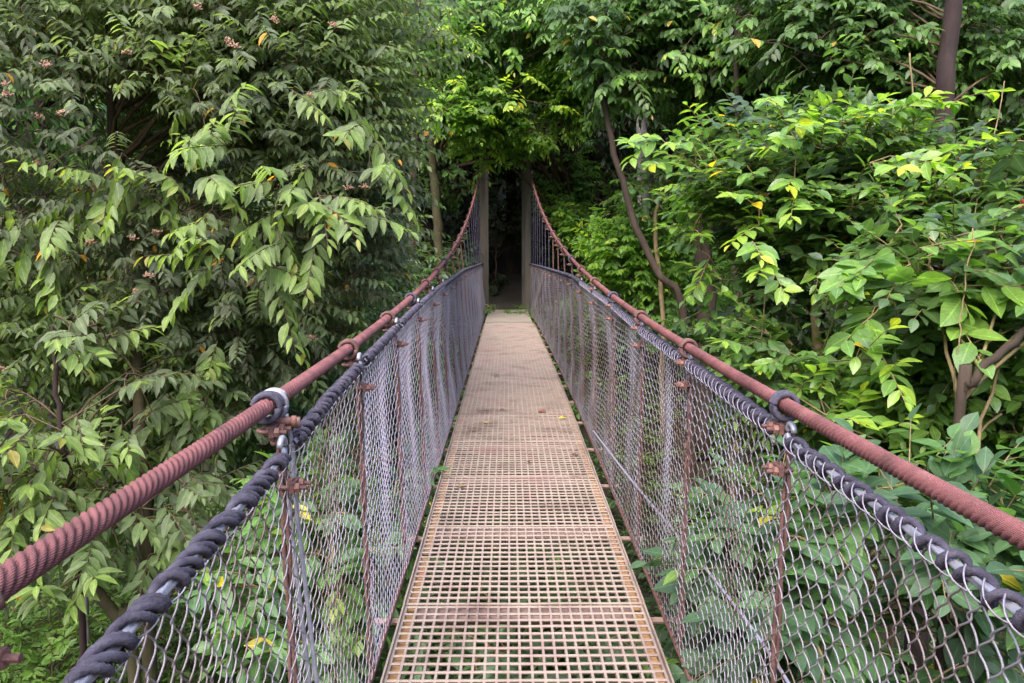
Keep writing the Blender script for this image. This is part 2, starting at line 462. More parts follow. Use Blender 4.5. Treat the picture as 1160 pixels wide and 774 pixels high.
def tree(name, label, cat, trunk, r0, r1, blobs, leaf, nl, LT, mats, kind='pinnate', tpl='lance', limbs=14, droop=.5, spread=55,
         seed=0, clump=1.2, thr=-.5, up=0., accents=(), youngp=.08, group=None, limb_r=.45, lookout=None, wr=(.85, 1.2), odd=None, flat=.35, tone=(0, 1), accleaf=1.08):
    """trunk: coarse points; blobs: [(centre, radii, twig count)]"""
    r = np.random.default_rng(seed)
    tr = poly(trunk, 22)
    tr[1:-1] += r.normal(0, r0 * .25, (20, 3))
    root = thing(name, label, cat, tr[0], group)
    mt = MB()
    rad = np.linspace(1, 0, 22) ** .8 * (r0 - r1) + r1
    rad[0] *= 1.35; rad[1] *= 1.12
    mt.add(*tubes(tr, rad, 10))
    bm, lm = MB(), MB()
    Bs, Ds, Os = [], [], []
    for c, R, n in blobs:
        c, R = np.asarray(c, float), np.asarray(R, float)
        k = int(n * 2.2)
        v = nrm(r.normal(0, 1, (k, 3)))
        rr = r.random(k) ** .42
        p = c + v * R * rr[:, None]
        keep = fbm(p, clump, seed * 1.37) > thr
        p, v = p[keep][:n], v[keep][:n]
        d = v * A(1, 1, flat) + r.normal(0, .35, p.shape) + A(0, 0, up)
        Bs.append(p); Ds.append(d)
    B = np.concatenate(Bs); D = nrm(np.concatenate(Ds))
    if lookout is not None:
        D = nrm(D + np.asarray(lookout, float))
    # limbs
    ends = B[r.choice(len(B), min(limbs, len(B)), replace=False)]
    LP = [tr[4:]]
    tcum = tr
    for e in ends:
        hd = np.linalg.norm(e[:2] - tr[:, :2], axis=1)
        want = e[2] - .45 * hd
        i = int(np.clip(np.argmin(np.abs(tr[:, 2] - want) + .2 * hd), 5, 20))
        a = tr[i]
        pth = curve_pts(a, e, 9, A(0, 0, .10 * np.linalg.norm(e - a)) + r.normal(0, .06, 3) * np.linalg.norm(e - a))
        pth[1:-1] += r.normal(0, .012, (7, 3)) * np.linalg.norm(e - a)
        rl = min(rad[i] * limb_r, .06 * np.linalg.norm(e - a) + r1)
        bm.add(*tubes(pth, np.linspace(rl, max(.15 * rl, leaf * .03), 9), 6))
        LP.append(pth[2:])
    LPa = np.concatenate(LP)
    # each twig joins the nearest limb or the nearest twig already joined
    d2 = np.empty(len(B)); near = np.empty(len(B), int)
    for q0 in range(0, len(B), 400):
        dd = ((B[q0:q0 + 400, None] - LPa[None]) ** 2).sum(-1)
        near[q0:q0 + 400] = np.argmin(dd, 1); d2[q0:q0 + 400] = dd.min(1)
    Q = LPa[near].copy()
    done = np.zeros(len(B), bool); cost = d2.copy()
    for _ in range(len(B)):
        i = int(np.argmin(np.where(done, 1e9, cost)))
        done[i] = True
        dd = ((B - B[i]) ** 2).sum(-1) * 1.15
        up_ = (~done) & (dd < cost)
        cost[up_] = dd[up_]; Q[up_] = B[i]
    dist = np.linalg.norm(Q - B, axis=1)
    ok = dist > .01
    t = np.linspace(0, 1, 5)[None, :, None]
    P = Q[ok][:, None] + (B[ok] - Q[ok])[:, None] * t + (A(0, 0, 1) * (dist[ok] * .12)[:, None] + r.normal(0, .09, (int(ok.sum()), 3)) * dist[ok][:, None])[:, None] * np.sin(t * PI)
    bm.add(*tubes(P, leaf * np.array([.06, .055, .05, .045, .035]), 4, False))
    acc = [(a[0] + r.normal(0, .10, 3) * (j > 0), a[1] + r.normal(0, .3, 3), a[2]) for a in accents for j in range(3)]
    rnd = np.clip(.5 + .25 * fbm(B, clump * .8, seed + 2.2) + r.uniform(-.35, .35, len(B)), 0, 1)
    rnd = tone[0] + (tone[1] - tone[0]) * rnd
    young = (r.random(len(B)) < youngp) * r.uniform(.4, 1, len(B))
    lens = LT * r.uniform(.65, 1.25, len(B))
    sprays(lm, bm, B, D, lens, nl, leaf, rnd, kind, tpl, droop, spread, young, wr=wr, rs=r)
    if acc:
        b = np.array([a[0] for a in acc]); d = np.array([a[1] for a in acc])
        sprays(lm, bm, b, d, LT * r.uniform(.8, 1.1, len(b)), nl, leaf * accleaf, np.full(len(b), .8), kind, tpl, droop, spread, np.array([a[2] for a in acc]), wr=wr, rs=r)
        LB = np.concatenate([LPa, B])
        nq = np.argmin(((b[:, None] - LB[None]) ** 2).sum(-1), 1)
        Q2 = LB[nq]
        for j in range(len(b)):
            if j % 3: Q2[j] = b[j - j % 3]
        P = Q2[:, None] + (b - Q2)[:, None] * t
        bm.add(*tubes(P, leaf * np.array([.05, .045, .04, .035, .03]), 4, False))
    mt.build('trunk', mats[0], root)
    bm.build('branches', mats[1], root)
    lm.build('crown', mats[2], root, attr=True)
    return root, B, D, lens


# ------------------------------------------------------------------ ground
def build_ground():
    xs = np.concatenate([np.arange(-90, -20, 2.5), np.arange(-20, 20, .4), np.arange(20, 92.5, 2.5)])
    ys = np.concatenate([np.arange(-60, -10, 2.5), np.arange(-10, 40, .5), np.arange(40, 121, 3)])
    X, Y = np.meshgrid(xs, ys)
    Z = terrain(X, Y)
    V = np.stack([X, Y, Z], -1).reshape(-1, 3)
    nx, ny = len(xs), len(ys)
    i, j = np.meshgrid(np.arange(nx - 1), np.arange(ny - 1))
    a = (j * nx + i).ravel()
    q = np.stack([a, a + 1, a + nx + 1, a + nx], -1)
    mb = MB(); mb.add(V, q)
    tag(mb.build('ground', M['soil']), kind='structure')
    # earth path leading from the far end of the bridge into the wood
    yy = np.linspace(21.75, 34, 26)
    w = .85 + .1 * np.sin(yy * 1.7)
    cx = .1 + .02 * (yy - 21.7) ** 1.2
    xx = np.linspace(-1, 1, 7)
    V = np.stack([cx[:, None] + xx[None] * w[:, None], np.repeat(yy[:, None], 7, 1), np.zeros((26, 7))], -1)
    V[..., 2] = terrain(V[..., 0], V[..., 1]) + .05 - .02 * np.abs(xx)[None]
    V[0, :, 2] = -.01
    i, j = np.meshgrid(np.arange(6), np.arange(25)); a = (j * 7 + i).ravel()
    mb = MB(); mb.add(V.reshape(-1, 3), np.stack([a, a + 1, a + 8, a + 7], -1))
    tag(mb.build('path', M['pathdirt']), kind='structure')


build_ground()

# ------------------------------------------------------------------ the bridge
Y_END = 21.7


def bump01(Y):
    return np.sin(PI * np.clip(np.asarray(Y, float) / 22, 0, 1))


def deck_z(Y): return .085 * bump01(Y)
def deck_cx(Y): return .060 + .045 * bump01(Y) 
def deck_hw(Y): return .512 + .012 * bump01(Y)


def cable(side, Y):
    Y = np.asarray(Y, float)
    if side < 0:
        return np.stack([-(.545 + .0055 * np.maximum(Y, 0)), Y, 1.19 + .00575 * np.maximum(Y - 1.3, 0) ** 2 + .004 * np.minimum(Y - 1.3, 0) ** 2], -1)
    return np.stack([.700 - .002 * np.maximum(Y, 0), Y, 1.168 + .00585 * np.maximum(Y - 1.2, 0) ** 2 + .004 * np.minimum(Y - 1.2, 0) ** 2], -1)


TOPL = ([-3, .9, 1.15, 1.7, 2.4, 3.5, 4.55, 6.5, 11, 17, 24], [1.025, 1.035, 1.048, 1.072, 1.128, 1.172, 1.212, 1.262, 1.305, 1.27, 1.22])
TOPR = ([-3, 1.05, 1.35, 1.83, 2.15, 2.9, 4.1, 5.3, 8.4, 14, 24], [1.058, 1.062, 1.073, 1.083, 1.10, 1.125, 1.155, 1.21, 1.30, 1.28, 1.22])


def top_pt(side, Y):
    Y = np.asarray(Y, float)
    T = TOPL if side < 0 else TOPR
    z = np.interp(Y, *T)
    x = np.where(Y >= 0, -(.502 + .0035 * np.maximum(Y, 0)), -.502) if side < 0 else .700 - .0025 * np.maximum(Y, 0)
    return np.stack([x + 0 * Y, Y, z], -1)


def bot_pt(side, Y):
    Y = np.asarray(Y, float)
    x = deck_cx(Y) + side * (deck_hw(Y) + (.045 if side < 0 else .075))
    return np.stack([x, Y, deck_z(Y) - .05 + 0 * Y], -1)


bridge = thing('suspension_bridge', 'narrow steel footbridge with grated deck and rust red cables running into the forest', 'bridge', (0, 0, 0))

for s in (-1, 1):
    ys = np.concatenate([np.arange(-2.2, 7, .0042), np.arange(7, 23.2, .03)])
    n1 = int(np.sum(ys < 7))
    mb = MB()
    mb.add(*rope(cable(s, ys[:n1 + 1]), .0182 if s > 0 else .0192, 6, .112 if s > 0 else .125, 36))
    mb.add(*rope(cable(s, ys[n1:]), .0185, 6, .172, 12))
    mb.build('main_cable', M['cable'], bridge, attr=True)

HAN = {-1: np.concatenate([[-1.2, -.17], .86 + 1.03 * np.arange(20)]), 1: np.concatenate([[-1.25, -.15], .93 + 1.075 * np.arange(19)])}
HAN[-1][2] = .79; HAN[-1] = HAN[-1][HAN[-1] < 20.9]; HAN[1] = HAN[1][HAN[1] < 20.9]


def ring(c, axis, R, r, nseg=22, sides=6, turns=1, adv=0.):
    axis = nrm(np.asarray(axis, float))
    ref = A(0, 0, 1) if abs(axis[2]) < .8 else A(1, 0, 0)
    u = nrm(np.cross(axis, ref)); v = np.cross(axis, u)
    th = np.linspace(0, 2 * PI * turns, int(nseg * turns) + 1)
    P = c + R * (np.cos(th)[:, None] * u + np.sin(th)[:, None] * v) + axis * (adv * (th / (2 * PI) - turns / 2))[:, None]
    return tubes(P, r, sides)


def make_hanger(s, Y, k):
    c = cable(s, Y)
    tp = top_pt(s, Y); bt = bot_pt(s, Y)
    near = Y < 9
    out = A(s, 0, 0)
    tang = nrm(cable(s, Y + .05) - cable(s, Y - .05))
    a = c + A(0, 0, -.028)
    mid = tp + out * .016 + A(0, 0, -.03)
    low = bt + out * .02 + A(0, 0, .0)
    P = poly(np.stack([a, a * .45 + mid * .55, mid, mid * .5 + low * .5 + A(0, .01, 0), low]), 60 if near else 14)
    mb = MB()
    if near:
        # two legs of one looped rope twisted loosely together
        t = np.linspace(0, 1, len(P))
        ph = t * 26 + k
        sep = .0064
        off = np.stack([np.cos(ph) * sep, np.sin(ph) * sep, 0 * t], -1)
        mb.add(*tubes(P + off, .0056, 7)); mb.add(*tubes(P - off, .0056, 7))
    else:
        mb.add(*tubes(P, .0095 if Y < 12 else .006, 6))
    h = mb.build('hanger', M['rust'] if Y < 12 else M['lashpale'], bridge)
    # loop over the main cable
    m2 = MB()
    if near:
        m2.add(*ring(c + A(0, 0, -.004), tang, .031, .0075, 24, 7, 2, .019))
    else:
        m2.add(*ring(c + A(0, 0, -.004), tang, .031, .010, 12, 5, 1))
    m2.build('cable_loop', M['rust'] if (k % 3 or not near) else M['lashpale'], h)
    # upper and lower clamps: saddle block, U-bolt legs, nuts
    q = c + A(0, 0, -.058)
    for zc, pt, w in ((0, q, 1.2), (1, mid - out * .012 + A(0, 0, -.055), 1.2)):
        m3 = MB()
        if near:
            th = np.linspace(-PI / 2, PI / 2, 12)
            arc = pt + np.stack([out[0] * .0165 * w * np.cos(th), .0165 * w * np.sin(th), 0 * th], -1)
            leg0 = arc[0] - out * .050; leg1 = arc[-1] - out * .050
            m3.add(*tubes(np.concatenate([leg0[None], arc, leg1[None]]), .0052, 8))
            c0 = pt - out * .016
            m3.add(*boxes(c0 - A(.006, .029, .012), c0 + A(.006, .029, .012)))
            m3.add(*boxes(c0 + out * .008 - A(.006, .011, .016), c0 + out * .008 + A(.006, .011, .016)))
        else:
            m3.add(*boxes(pt - A(.017, .030, .016), pt + A(.017, .030, .016)))
        m3.build('clamp', M['rust'], h, smooth=False)
        if Y < 14:
            m4 = MB()
            for dy in (-.0165, .0165):
                pA = pt + A(0, dy * w, 0)
                m4.add(*prism(pA - out * .0285, out, .0120, .011, 6))
                if not near: m4.add(*tubes(np.stack([pA, pA - out * .05]), .0055, 6))
            m4.build('bolt', M['bolt'], h, smooth=False)
    return h


for s in (-1, 1):
    for k, Y in enumerate(HAN[s]):
        make_hanger(s, float(Y), k)
# bright new galvanised tie beside the second hanger on the left
c = cable(-1, 1.93); tp = top_pt(-1, 1.93)
mb = MB()
mb.add(*ring(c + A(0, .012, -.006), nrm(cable(-1, 2) - cable(-1, 1.8)), .034, .0055, 22, 6, 1.9, .016))
for dx in (.012, .030):
    P = poly(np.stack([c + A(dx, .015, -.03), c + A(dx + .012, .02, -.12), c + A(dx + .016, .02, -.25), bot_pt(-1, 1.95) + A(.0 + dx, 0, .35)]), 24)
    mb.add(*tubes(P, .0058, 6))
mb.build('tie_wire', M['rod'], bridge)
mb = MB()
for dz, dy in ((-.045, .0), (-.055, .035)):
    mb.add(*prism(c + A(.03, dy, dz), (1, .2, 0), .011, .05, 6))
    mb.add(*prism(c + A(.052, dy, dz), (1, .2, 0), .015, .012, 6))
mb.build('bolt', M['bolt'], bridge)

# deck: panels of open grating on side angles, cross beams under the joints
SEAM0, PL = 3.39 - 6 * .985, .985
GR_END = 17.6
nP = int((GR_END - SEAM0) / PL)
for k in range(nP):
    y0 = SEAM0 + k * PL; y1 = y0 + PL
    ym = (y0 + y1) / 2
    near = y0 < 9
    cx, hw, z = float(deck_cx(ym)), float(deck_hw(ym)), float(deck_z(ym))
    sl = float(deck_z(y1) - deck_z(y0)) / PL
    cs = float(deck_cx(y1) - deck_cx(y0)) / PL

    def put(v):
        v = v.copy()
        v[:, 2] += z + sl * (v[:, 1] - ym)
        v[:, 0] += cx + cs * (v[:, 1] - ym)
        return v
    panel = bpy.data.objects.new('deck_panel', None); COL.objects.link(panel); panel.parent = bridge
    panel.location = (0, 0, 0)
    g = MB()
    wi = hw - .012
    xb = np.linspace(-wi, wi, 24)
    e = y0 + .006; f_ = y1 - .006
    jit = rng.normal(0, .0012, len(xb))
    lo = np.stack([xb - .0048 + jit, np.full(24, e), np.full(24, -.026)], -1)
    hi = np.stack([xb + .0048 + jit, np.full(24, f_), np.full(24, -.0035)], -1)
    v, q, _ = boxes(lo, hi); g.add(put(v), q)
    nb = 17
    yb = np.linspace(e + .012, f_ - .012, nb)
    P = np.zeros((nb, 9, 3))
    P[..., 0] = np.linspace(-wi, wi, 9)[None]
    P[..., 1] = (yb + rng.normal(0, .0012, nb))[:, None]
    P[..., 2] = -.006 + rng.normal(0, .0008, (nb, 9))
    v, q, t = tubes(P, .0062, 6); g.add(put(v), q, t)
    g.build('grating', M['grate'], panel, smooth=False)
    for sgn in (-1, 1):
        fr = MB()
        x0 = sgn * (hw - .006)
        v, q, _ = boxes([min(x0, x0 + sgn * .007), y0 + .002, -.045], [max(x0, x0 + sgn * .007), y1 - .002, .012]); fr.add(put(v), q)
        xa, xc = x0 - sgn * .050, x0 - sgn * .001
        fr.build('side_rim', M['grate'], panel, smooth=False)
        for a_, b_ in ((0, .30), (.335, .97)) if k % 2 else ((0, .62), (.66, 1.)):
            v, q, _ = boxes([min(xa, xc), y0 + .003 + a_ * PL, -.034], [max(xa, xc), y0 - .003 + b_ * PL, -.0285])
            ld = MB(); ld.add(put(v), q)
            ld.build('side_ledge', M['ledge'], panel, smooth=False)
    cb = MB()
    v, q, _ = boxes([-hw + .055, y1 - .075, -.043], [hw - .055, y1 + .065, -.036])
    cb.add(put(v), q)
    v, q, _ = boxes([-hw + .055, y1 + .058, -.11], [hw - .055, y1 + .065, -.043]); cb.add(put(v), q)
    P = np.stack([np.linspace(-hw - .13, hw + .15, 12), np.full(12, y1 + .0), np.full(12, -.075)], -1)
    v, q, t = tubes(P, .014, 7); cb.add(put(v), q, t)
    cb.build('cross_beam', M['beam'], bridge, smooth=False)
# side lacing cable at deck level on each side
for s in (-1, 1):
    ys = np.arange(-2.2, 21.6, .02)
    p = bot_pt(s, ys) + A(s * .012, 0, .0)
    mb = MB(); mb.add(*tubes(p, .011, 6)); mb.build('edge_cable', M['rust'], bridge)
# solid landing slab at the far end
mb = MB()
for a, b, dz in ((GR_END - .2, 19.55, 0), (19.565, Y_END, .006)):
    v, q, _ = boxes([float(deck_cx(19)) - .50, a, -.13], [float(deck_cx(19)) + .50, b, .012 + dz])
    v[:, 2] += deck_z(v[:, 1])
    mb.add(v, q)
mb.build('landing_slab', M['concrete'], bridge, smooth=False)
# pylons: two steel uprights a side, joined by a head beam
for s in (-1, 1):
    py = bpy.data.objects.new('pylon', None); COL.objects.link(py); py.parent = bridge
    xc = -.585 if s < 0 else .60
    for yy, dx, w in ((21.45, 0, .068), (22.6, .075 * -s, .062)):
        mb = MB()
        gz = float(min(terrain(xc, yy), -.2)) - .5
        v, q, _ = boxes([xc + dx - w, yy - .10, gz], [xc + dx + w, yy - .085, 4.35]); mb.add(v, q)
        v, q, _ = boxes([xc + dx - w, yy + .085, gz], [xc + dx + w, yy + .10, 4.35]); mb.add(v, q)
        v, q, _ = boxes([xc + dx - .012, yy - .085, gz], [xc + dx + .012, yy + .085, 4.352]); mb.add(v, q)
        mb.build('post', M['post'], py, smooth=False)
    mb = MB()
    v, q, _ = boxes([xc - .2, 21.30, 4.355], [xc + .2, 22.75, 4.47]); mb.add(v, q)
    mb.add(*tubes(np.stack([A(xc, 21.2, 4.0), A(xc, 21.7, 4.02)]), .07, 12))
    mb.build('saddle', M['rust'], py, smooth=False)
mb = MB()
v, q, _ = boxes([-.85, 21.36, 4.475], [.87, 21.56, 4.62]); mb.add(v, q)
mb.build('head_beam', M['post'], bridge, smooth=False)
# wind stay running down and outwards on the right
mb = MB()
P = poly(np.stack([at(672, 488, 5.6), at(716, 545, 4.3), at(800, 645, 3.15), at(886, 762, 2.45), at(930, 860, 2.1)]), 60)
mb.add(*rope(P, .0062, 6, .08, 18)); mb.build('wind_stay', M['zinc'], bridge)


# ------------------------------------------------------------------ chain link fences
def mesh_wires(s, y0, y1, lod, seed):
    r = np.random.default_rng(seed)
    d = .0305; H = .070
    nw = int(round((y1 - y0) / d))
    ym = (y0 + y1) / 2
    height = float(top_pt(s, ym)[2] - bot_pt(s, ym)[2])
    nh = int(height / (H / 2)) 
    per = {0: 5, 1: 2, 2: 1}[lod]
    n = nh * per + 1
    v = np.arange(n) / per                      # in half periods
    fr = v % 2
    tri = np.where(fr < 1, 1 - 2 * fr, 2 * fr - 3)      # 1 .. -1 .. 1
    if lod == 0:
        tri = np.sin(tri * PI / 2) * .42 + tri * .62
        tri = np.clip(tri, -1.0, 1.0) * 1.07
    elif lod == 1:
        tri = tri * 1.03
    w = .0036 * np.cos(v * PI + PI / 2) if lod < 2 else 0 * v
    i = np.arange(nw)
    sg = np.where(i % 2 == 0, 1., -1.)
    u = (i[:, None] + .5 + .5 * sg[:, None] * tri[None]) * d            # along
    u = u + r.normal(0, .0022, (nw, 1)) + r.normal(0, .0009, u.shape) + .004 * np.sin(v[None] * .31 + i[:, None] * .11 + seed)
    Y = y0 + u * (y1 - y0) / (nw * d)
    tz = np.broadcast_to(v / (nh + 0.0), (nw, n))
    tz = np.clip(tz + (.006 * np.sin(i[:, None] * .35 + seed) + .004 * np.sin(i[:, None] * .13 + seed * 2) + r.normal(0, .0016, (nw, 1))) * np.sin(PI * tz), 0, 1)
    T = top_pt(s, Y); Bp = bot_pt(s, Y)
    P = Bp + (T - Bp) * tz[..., None]
    tt = np.clip((Y - y0) / (y1 - y0), 0, 1)
    bulge = (.040 * np.sin(PI * tt) ** .8 + .010 * np.sin(Y * 9 + seed)) * np.sin(PI * np.clip(tz * .93 + .04, 0, 1))
    bulge = bulge + .012 * np.sin(tz * 7 + Y * 4 + seed) * np.sin(PI * tz)
    P[..., 0] += s * bulge + sg[:, None] * w[None] * 1. + s * .006
    mb = MB()
    mb.add(*tubes(P, {0: .0019, 1: .0020, 2: .0021}[lod], {0: 5, 1: 4, 2: 3}[lod], False))
    return mb


def rope_along(P, r0, strands, pitch, sides=15):
    n = len(P)
    T = nrm(np.gradient(P, axis=0))
    S = nrm(np.cross(T, A(.02, 1, .03)[None])); U = np.cross(S, T)
    L_ = np.concatenate([[0], np.cumsum(np.linalg.norm(np.diff(P, axis=0), axis=1))])
    th = np.arange(sides) * 2 * PI / sides
    rad = r0 * (1 - .24 * (1 - np.abs(np.cos(strands / 2 * (th[None] - 2 * PI * L_[:, None] / pitch)))) * 1.6)
    V = P[:, None] + rad[..., None] * (np.cos(th)[None, :, None] * S[:, None] + np.sin(th)[None, :, None] * U[:, None])
    i = (np.arange(n - 1) * sides)[:, None]; j = np.arange(sides)[None]; k = (j + 1) % sides
    return V.reshape(-1, 3), np.stack([i + j, i + k, i + sides + k, i + sides + j], -1).reshape(-1, 4), None


def make_fence(s):
    if s < 0:
        f = thing('chain_link_fence', 'grey chain link fence left of the deck, topped with thick dark coiled rope', 'fence', (-.5, 0, 0))
    else:
        f = thing('chain_link_fence', 'grey and rusty chain link fence right of the deck, rope looped loosely along its top', 'fence', (.68, 0, 0))
    f.location = (0, 0, 0)
    Hs = list(HAN[s]) + [21.4]
    for k in range(len(Hs) - 1):
        y0, y1 = float(Hs[k]), float(Hs[k + 1])
        lod = 0 if y0 < 3.2 else (1 if y0 < 7.5 else 2)
        mb = mesh_wires(s, y0 + .012, y1 + .03, lod, k * 3 + (50 if s > 0 else 0))
        mb.build('mesh_panel', M['zincrust'] if (s > 0 or y0 < 2.5) else M['zinc'], f)
        # top rod with hooked ends
        ys = np.linspace(y0 + .05, y1 - .05, 40)
        p = top_pt(s, ys)
        rod = MB()
        near = y0 < 7
        if near:
            rod.add(*rope(p, .0085, 3 if s > 0 else 4, .09, 14))
            for e, sg in (((p[0], -1), (p[-1], 1)) if s > 0 else ((p[-1], 1),)):
                th = np.linspace(0, 1.45 * PI, 12)
                hk = e + np.stack([0 * th - s * .0, sg * (.022 * np.sin(th)), .022 * (1 - np.cos(th))], -1) + A(0, 0, 0)
                rod.add(*tubes(hk, .0075, 7))
        else:
            rod.add(*tubes(p, .012, 6))
        rd = rod.build('top_rod', M['rod'], f)
        # rope wound round the rod
        la = MB()
        if s < 0:
            pitch, rr, RR, starts = (.115, .0068, .0150, (0, .95, 1.95, 3.0)) if y0 < 1.5 else ((.078, .0068, .0145, (0, 1.2, 2.4)) if y0 < 4.5 else (.05, .007, .0145, (0, 2.5)))
        else:
            starts = (0,)
            pitch, rr, RR = (.068, .0072, .0152) if y0 < 1.5 else ((.042, .0078, .0160) if y0 < 3.2 else (.030, .0068, .0145))
        ya, yb = y0 + .075, y1 - .045
        turns = (yb - ya) / pitch
        if near:
            nn_ = int(turns * (30 if s < 0 else 22))
            th0 = np.linspace(0, 2 * PI * turns, nn_)
            for st in starts:
                th = (-th0 if s < 0 else th0) + st + (.22 * np.sin(th0 * .31 + st * 2 + k) if s < 0 else 0)
                yy = ya + (yb - ya) * np.linspace(0, 1, nn_) + .010 * np.sin(th0 * .37 + k + st) + .004 * np.sin(th0 * .83 + st)
                q_ = top_pt(s, yy)
                R_ = RR * (1 + .12 * np.sin(th0 * .61 + k + st))
                P = q_ + np.stack([R_ * np.cos(th), 0 * th, R_ * np.sin(th)], -1)
                if y0 < 3.2:
                    la.add(*rope_along(P, rr * 1.12, 3, .027))
                else:
                    la.add(*tubes(P, rr, 6))
            # mesh end wires hooked over the rod
            ym_ = np.arange(ya, yb, .049)
            th = np.linspace(-1.5, 1.1, 9) if s > 0 else np.linspace(-1.7, -.3, 9)
            P = top_pt(s, ym_)[:, None] + np.stack([-s * (RR + rr) * 1.02 * np.cos(th), .042 * th / 2, (RR + rr) * 1.02 * np.sin(th)], -1)[None]
            hk = MB(); hk.add(*tubes(P, .0017, 4, False)); hk.build('hook_wire', M['zinc'], rd)
        else:
            yy = np.linspace(ya, yb, 30)
            la.add(*tubes(top_pt(s, yy), .020 * (1 + .1 * np.sin(np.arange(30) * 1.9)), 6))
        la.build('lashing', M['lash'] if s < 0 else M['lashpale'], rd)


make_fence(-1)
make_fence(1)

# ------------------------------------------------------------------ fallen leaves on the deck
for px, py, lab, col, L in ((633, 472, 'bright yellow leaf lying at the right edge of the deck', (.62, .42, .02), .085),
                            (620, 464, 'curled reddish brown leaf lying left of the bright yellow one', (.24, .06, .035), .09),
                            (552, 477, 'flat ochre leaf lying on the left half of the deck', (.50, .30, .05), .07),
                            (572, 462, 'tiny dark brown leaf lying in the middle of the deck', (.07, .045, .03), .055),
                            (600, 520, 'small brown leaf lying on the open grating just right of the middle', (.12, .06, .03), .06),
                            (527, 545, 'little tan leaf caught at the left rim of the grating', (.22, .15, .07), .06),
                            (648, 512, 'thin dark red leaf lying against the right rim of the deck', (.13, .035, .025), .07),
                            (559, 425, 'olive leaf lying farthest along the deck', (.13, .11, .03), .09)):
    p = at(px, py, 1.); d = p - A(0, 0, CAM_H); t = -(CAM_H - .085 - .015) / d[2]; p = d * t + A(0, 0, CAM_H)
    p[2] = float(deck_z(p[1])) + .010
    mb = MB()
    a = rng.uniform(0, 6.28)
    place_leaves(mb, p[None], A(math.cos(a), math.sin(a), .12)[None], A(.1, -.2, 1)[None], A(L), A(1.1), A(.5), 'oval')
    tag(mb.build('fallen_leaf', solid('fallen_leaf_%d' % px, [(.3, tuple(c * .7 for c in col)), (.7, col)], 40, .7, 0, 0), loc=p), lab, 'leaf')

# ------------------------------------------------------------------ plants
def acc(px, py, Y, dx=0., dz=-.15, dy=-.5, y=1.):
    return (at(px, py, Y), A(dx, dy, dz), y)


BK = (M['bark'], M['twig'], None)


def mats(trunk, leafm, tw='twig'):
    return (M[trunk], M[tw], M[leafm])


def gz(x, y): return float(terrain(x, y))


def root_at(p, dz=-.1):
    return A(p[0], p[1], gz(p[0], p[1]) + dz)


# the big feathery tree on the left
tk = [root_at(at(172, 640, 7.2)), at(163, 600, 7.2), at(152, 400, 7.2), at(138, 230, 7.2), at(130, 130, 7.25), at(122, 20, 7.3), at(118, -150, 7.4)]
a_ = [acc(*q) for q in ((100, 213, 5.9, -.4), (128, 205, 5.9, -.2), (160, 192, 5.8, .2), (180, 197, 5.8, .4), (232, 143, 5.6, -.3), (258, 152, 5.6, .3), (312, 200, 5.4, -.2), (338, 212, 5.4, .2),
                        (362, 222, 5.4, .5), (418, 195, 5.6, .5), (240, 238, 5.5, -.5), (266, 242, 5.5, .3), (362, 258, 5.4, .3), (310, 248, 5.4, -.3), (22, 262, 5.6, -.4), (60, 270, 5.6, .2),
                        (295, 300, 5.4, .3), (250, 290, 5.4, -.3), (350, 105, 5.9, .5), (400, 150, 5.7, .5), (200, 95, 6.0, .2))]
feather, fB, fD, fL = tree('feathery_tree', 'large tree left of the bridge with drooping rows of narrow leaves and salmon blooms', 'tree', tk, .062, .022,
    [(at(150, 200, 7.3), (2.3, 1.5, 2.5), 2305), (at(295, 180, 6.9), (1.1, 1.1, 1.9), 1337), (at(40, 60, 7.3), (1.6, 1.5, 1.8), 928), (at(375, 50, 7.9), (.75, 1.0, 1.3), 445),
     (at(250, 20, 7.5), (2.0, 1.4, 1.4), 966), (at(60, 330, 7.0), (1.3, 1.1, .9), 445)],
    .086, 13, .46, mats('bark', 'leaf_feather'), 'pinnate', 'lance', 34, droop=.62, spread=58, seed=3, clump=1.6, thr=-.75, up=.05, accents=a_, youngp=.16, lookout=(.05, -.35, .05), flat=.25, accleaf=1.5)
# salmon bloom clusters at twig ends
r = np.random.default_rng(5)
tips = fB + nrm(fD) * fL[:, None] * .97
sel = np.argsort(tips[:, 1] + r.uniform(0, .9, len(tips)))[:110][::2]
for p in tips[sel]:
    mb = MB()
    k = 26
    c = p + r.normal(0, .012, (k, 3)) * A(1.3, 1.3, .8)
    dd = nrm(r.normal(0, 1, (k, 3)) + A(0, 0, .8))
    mb.add(*tubes(np.stack([np.repeat(p[None], k, 0) * .4 + c * .6, c, c + dd * .012], 1), np.array([.0010, .0055, .002]), 4))
    mb.build('bloom', M['flower'], feather)

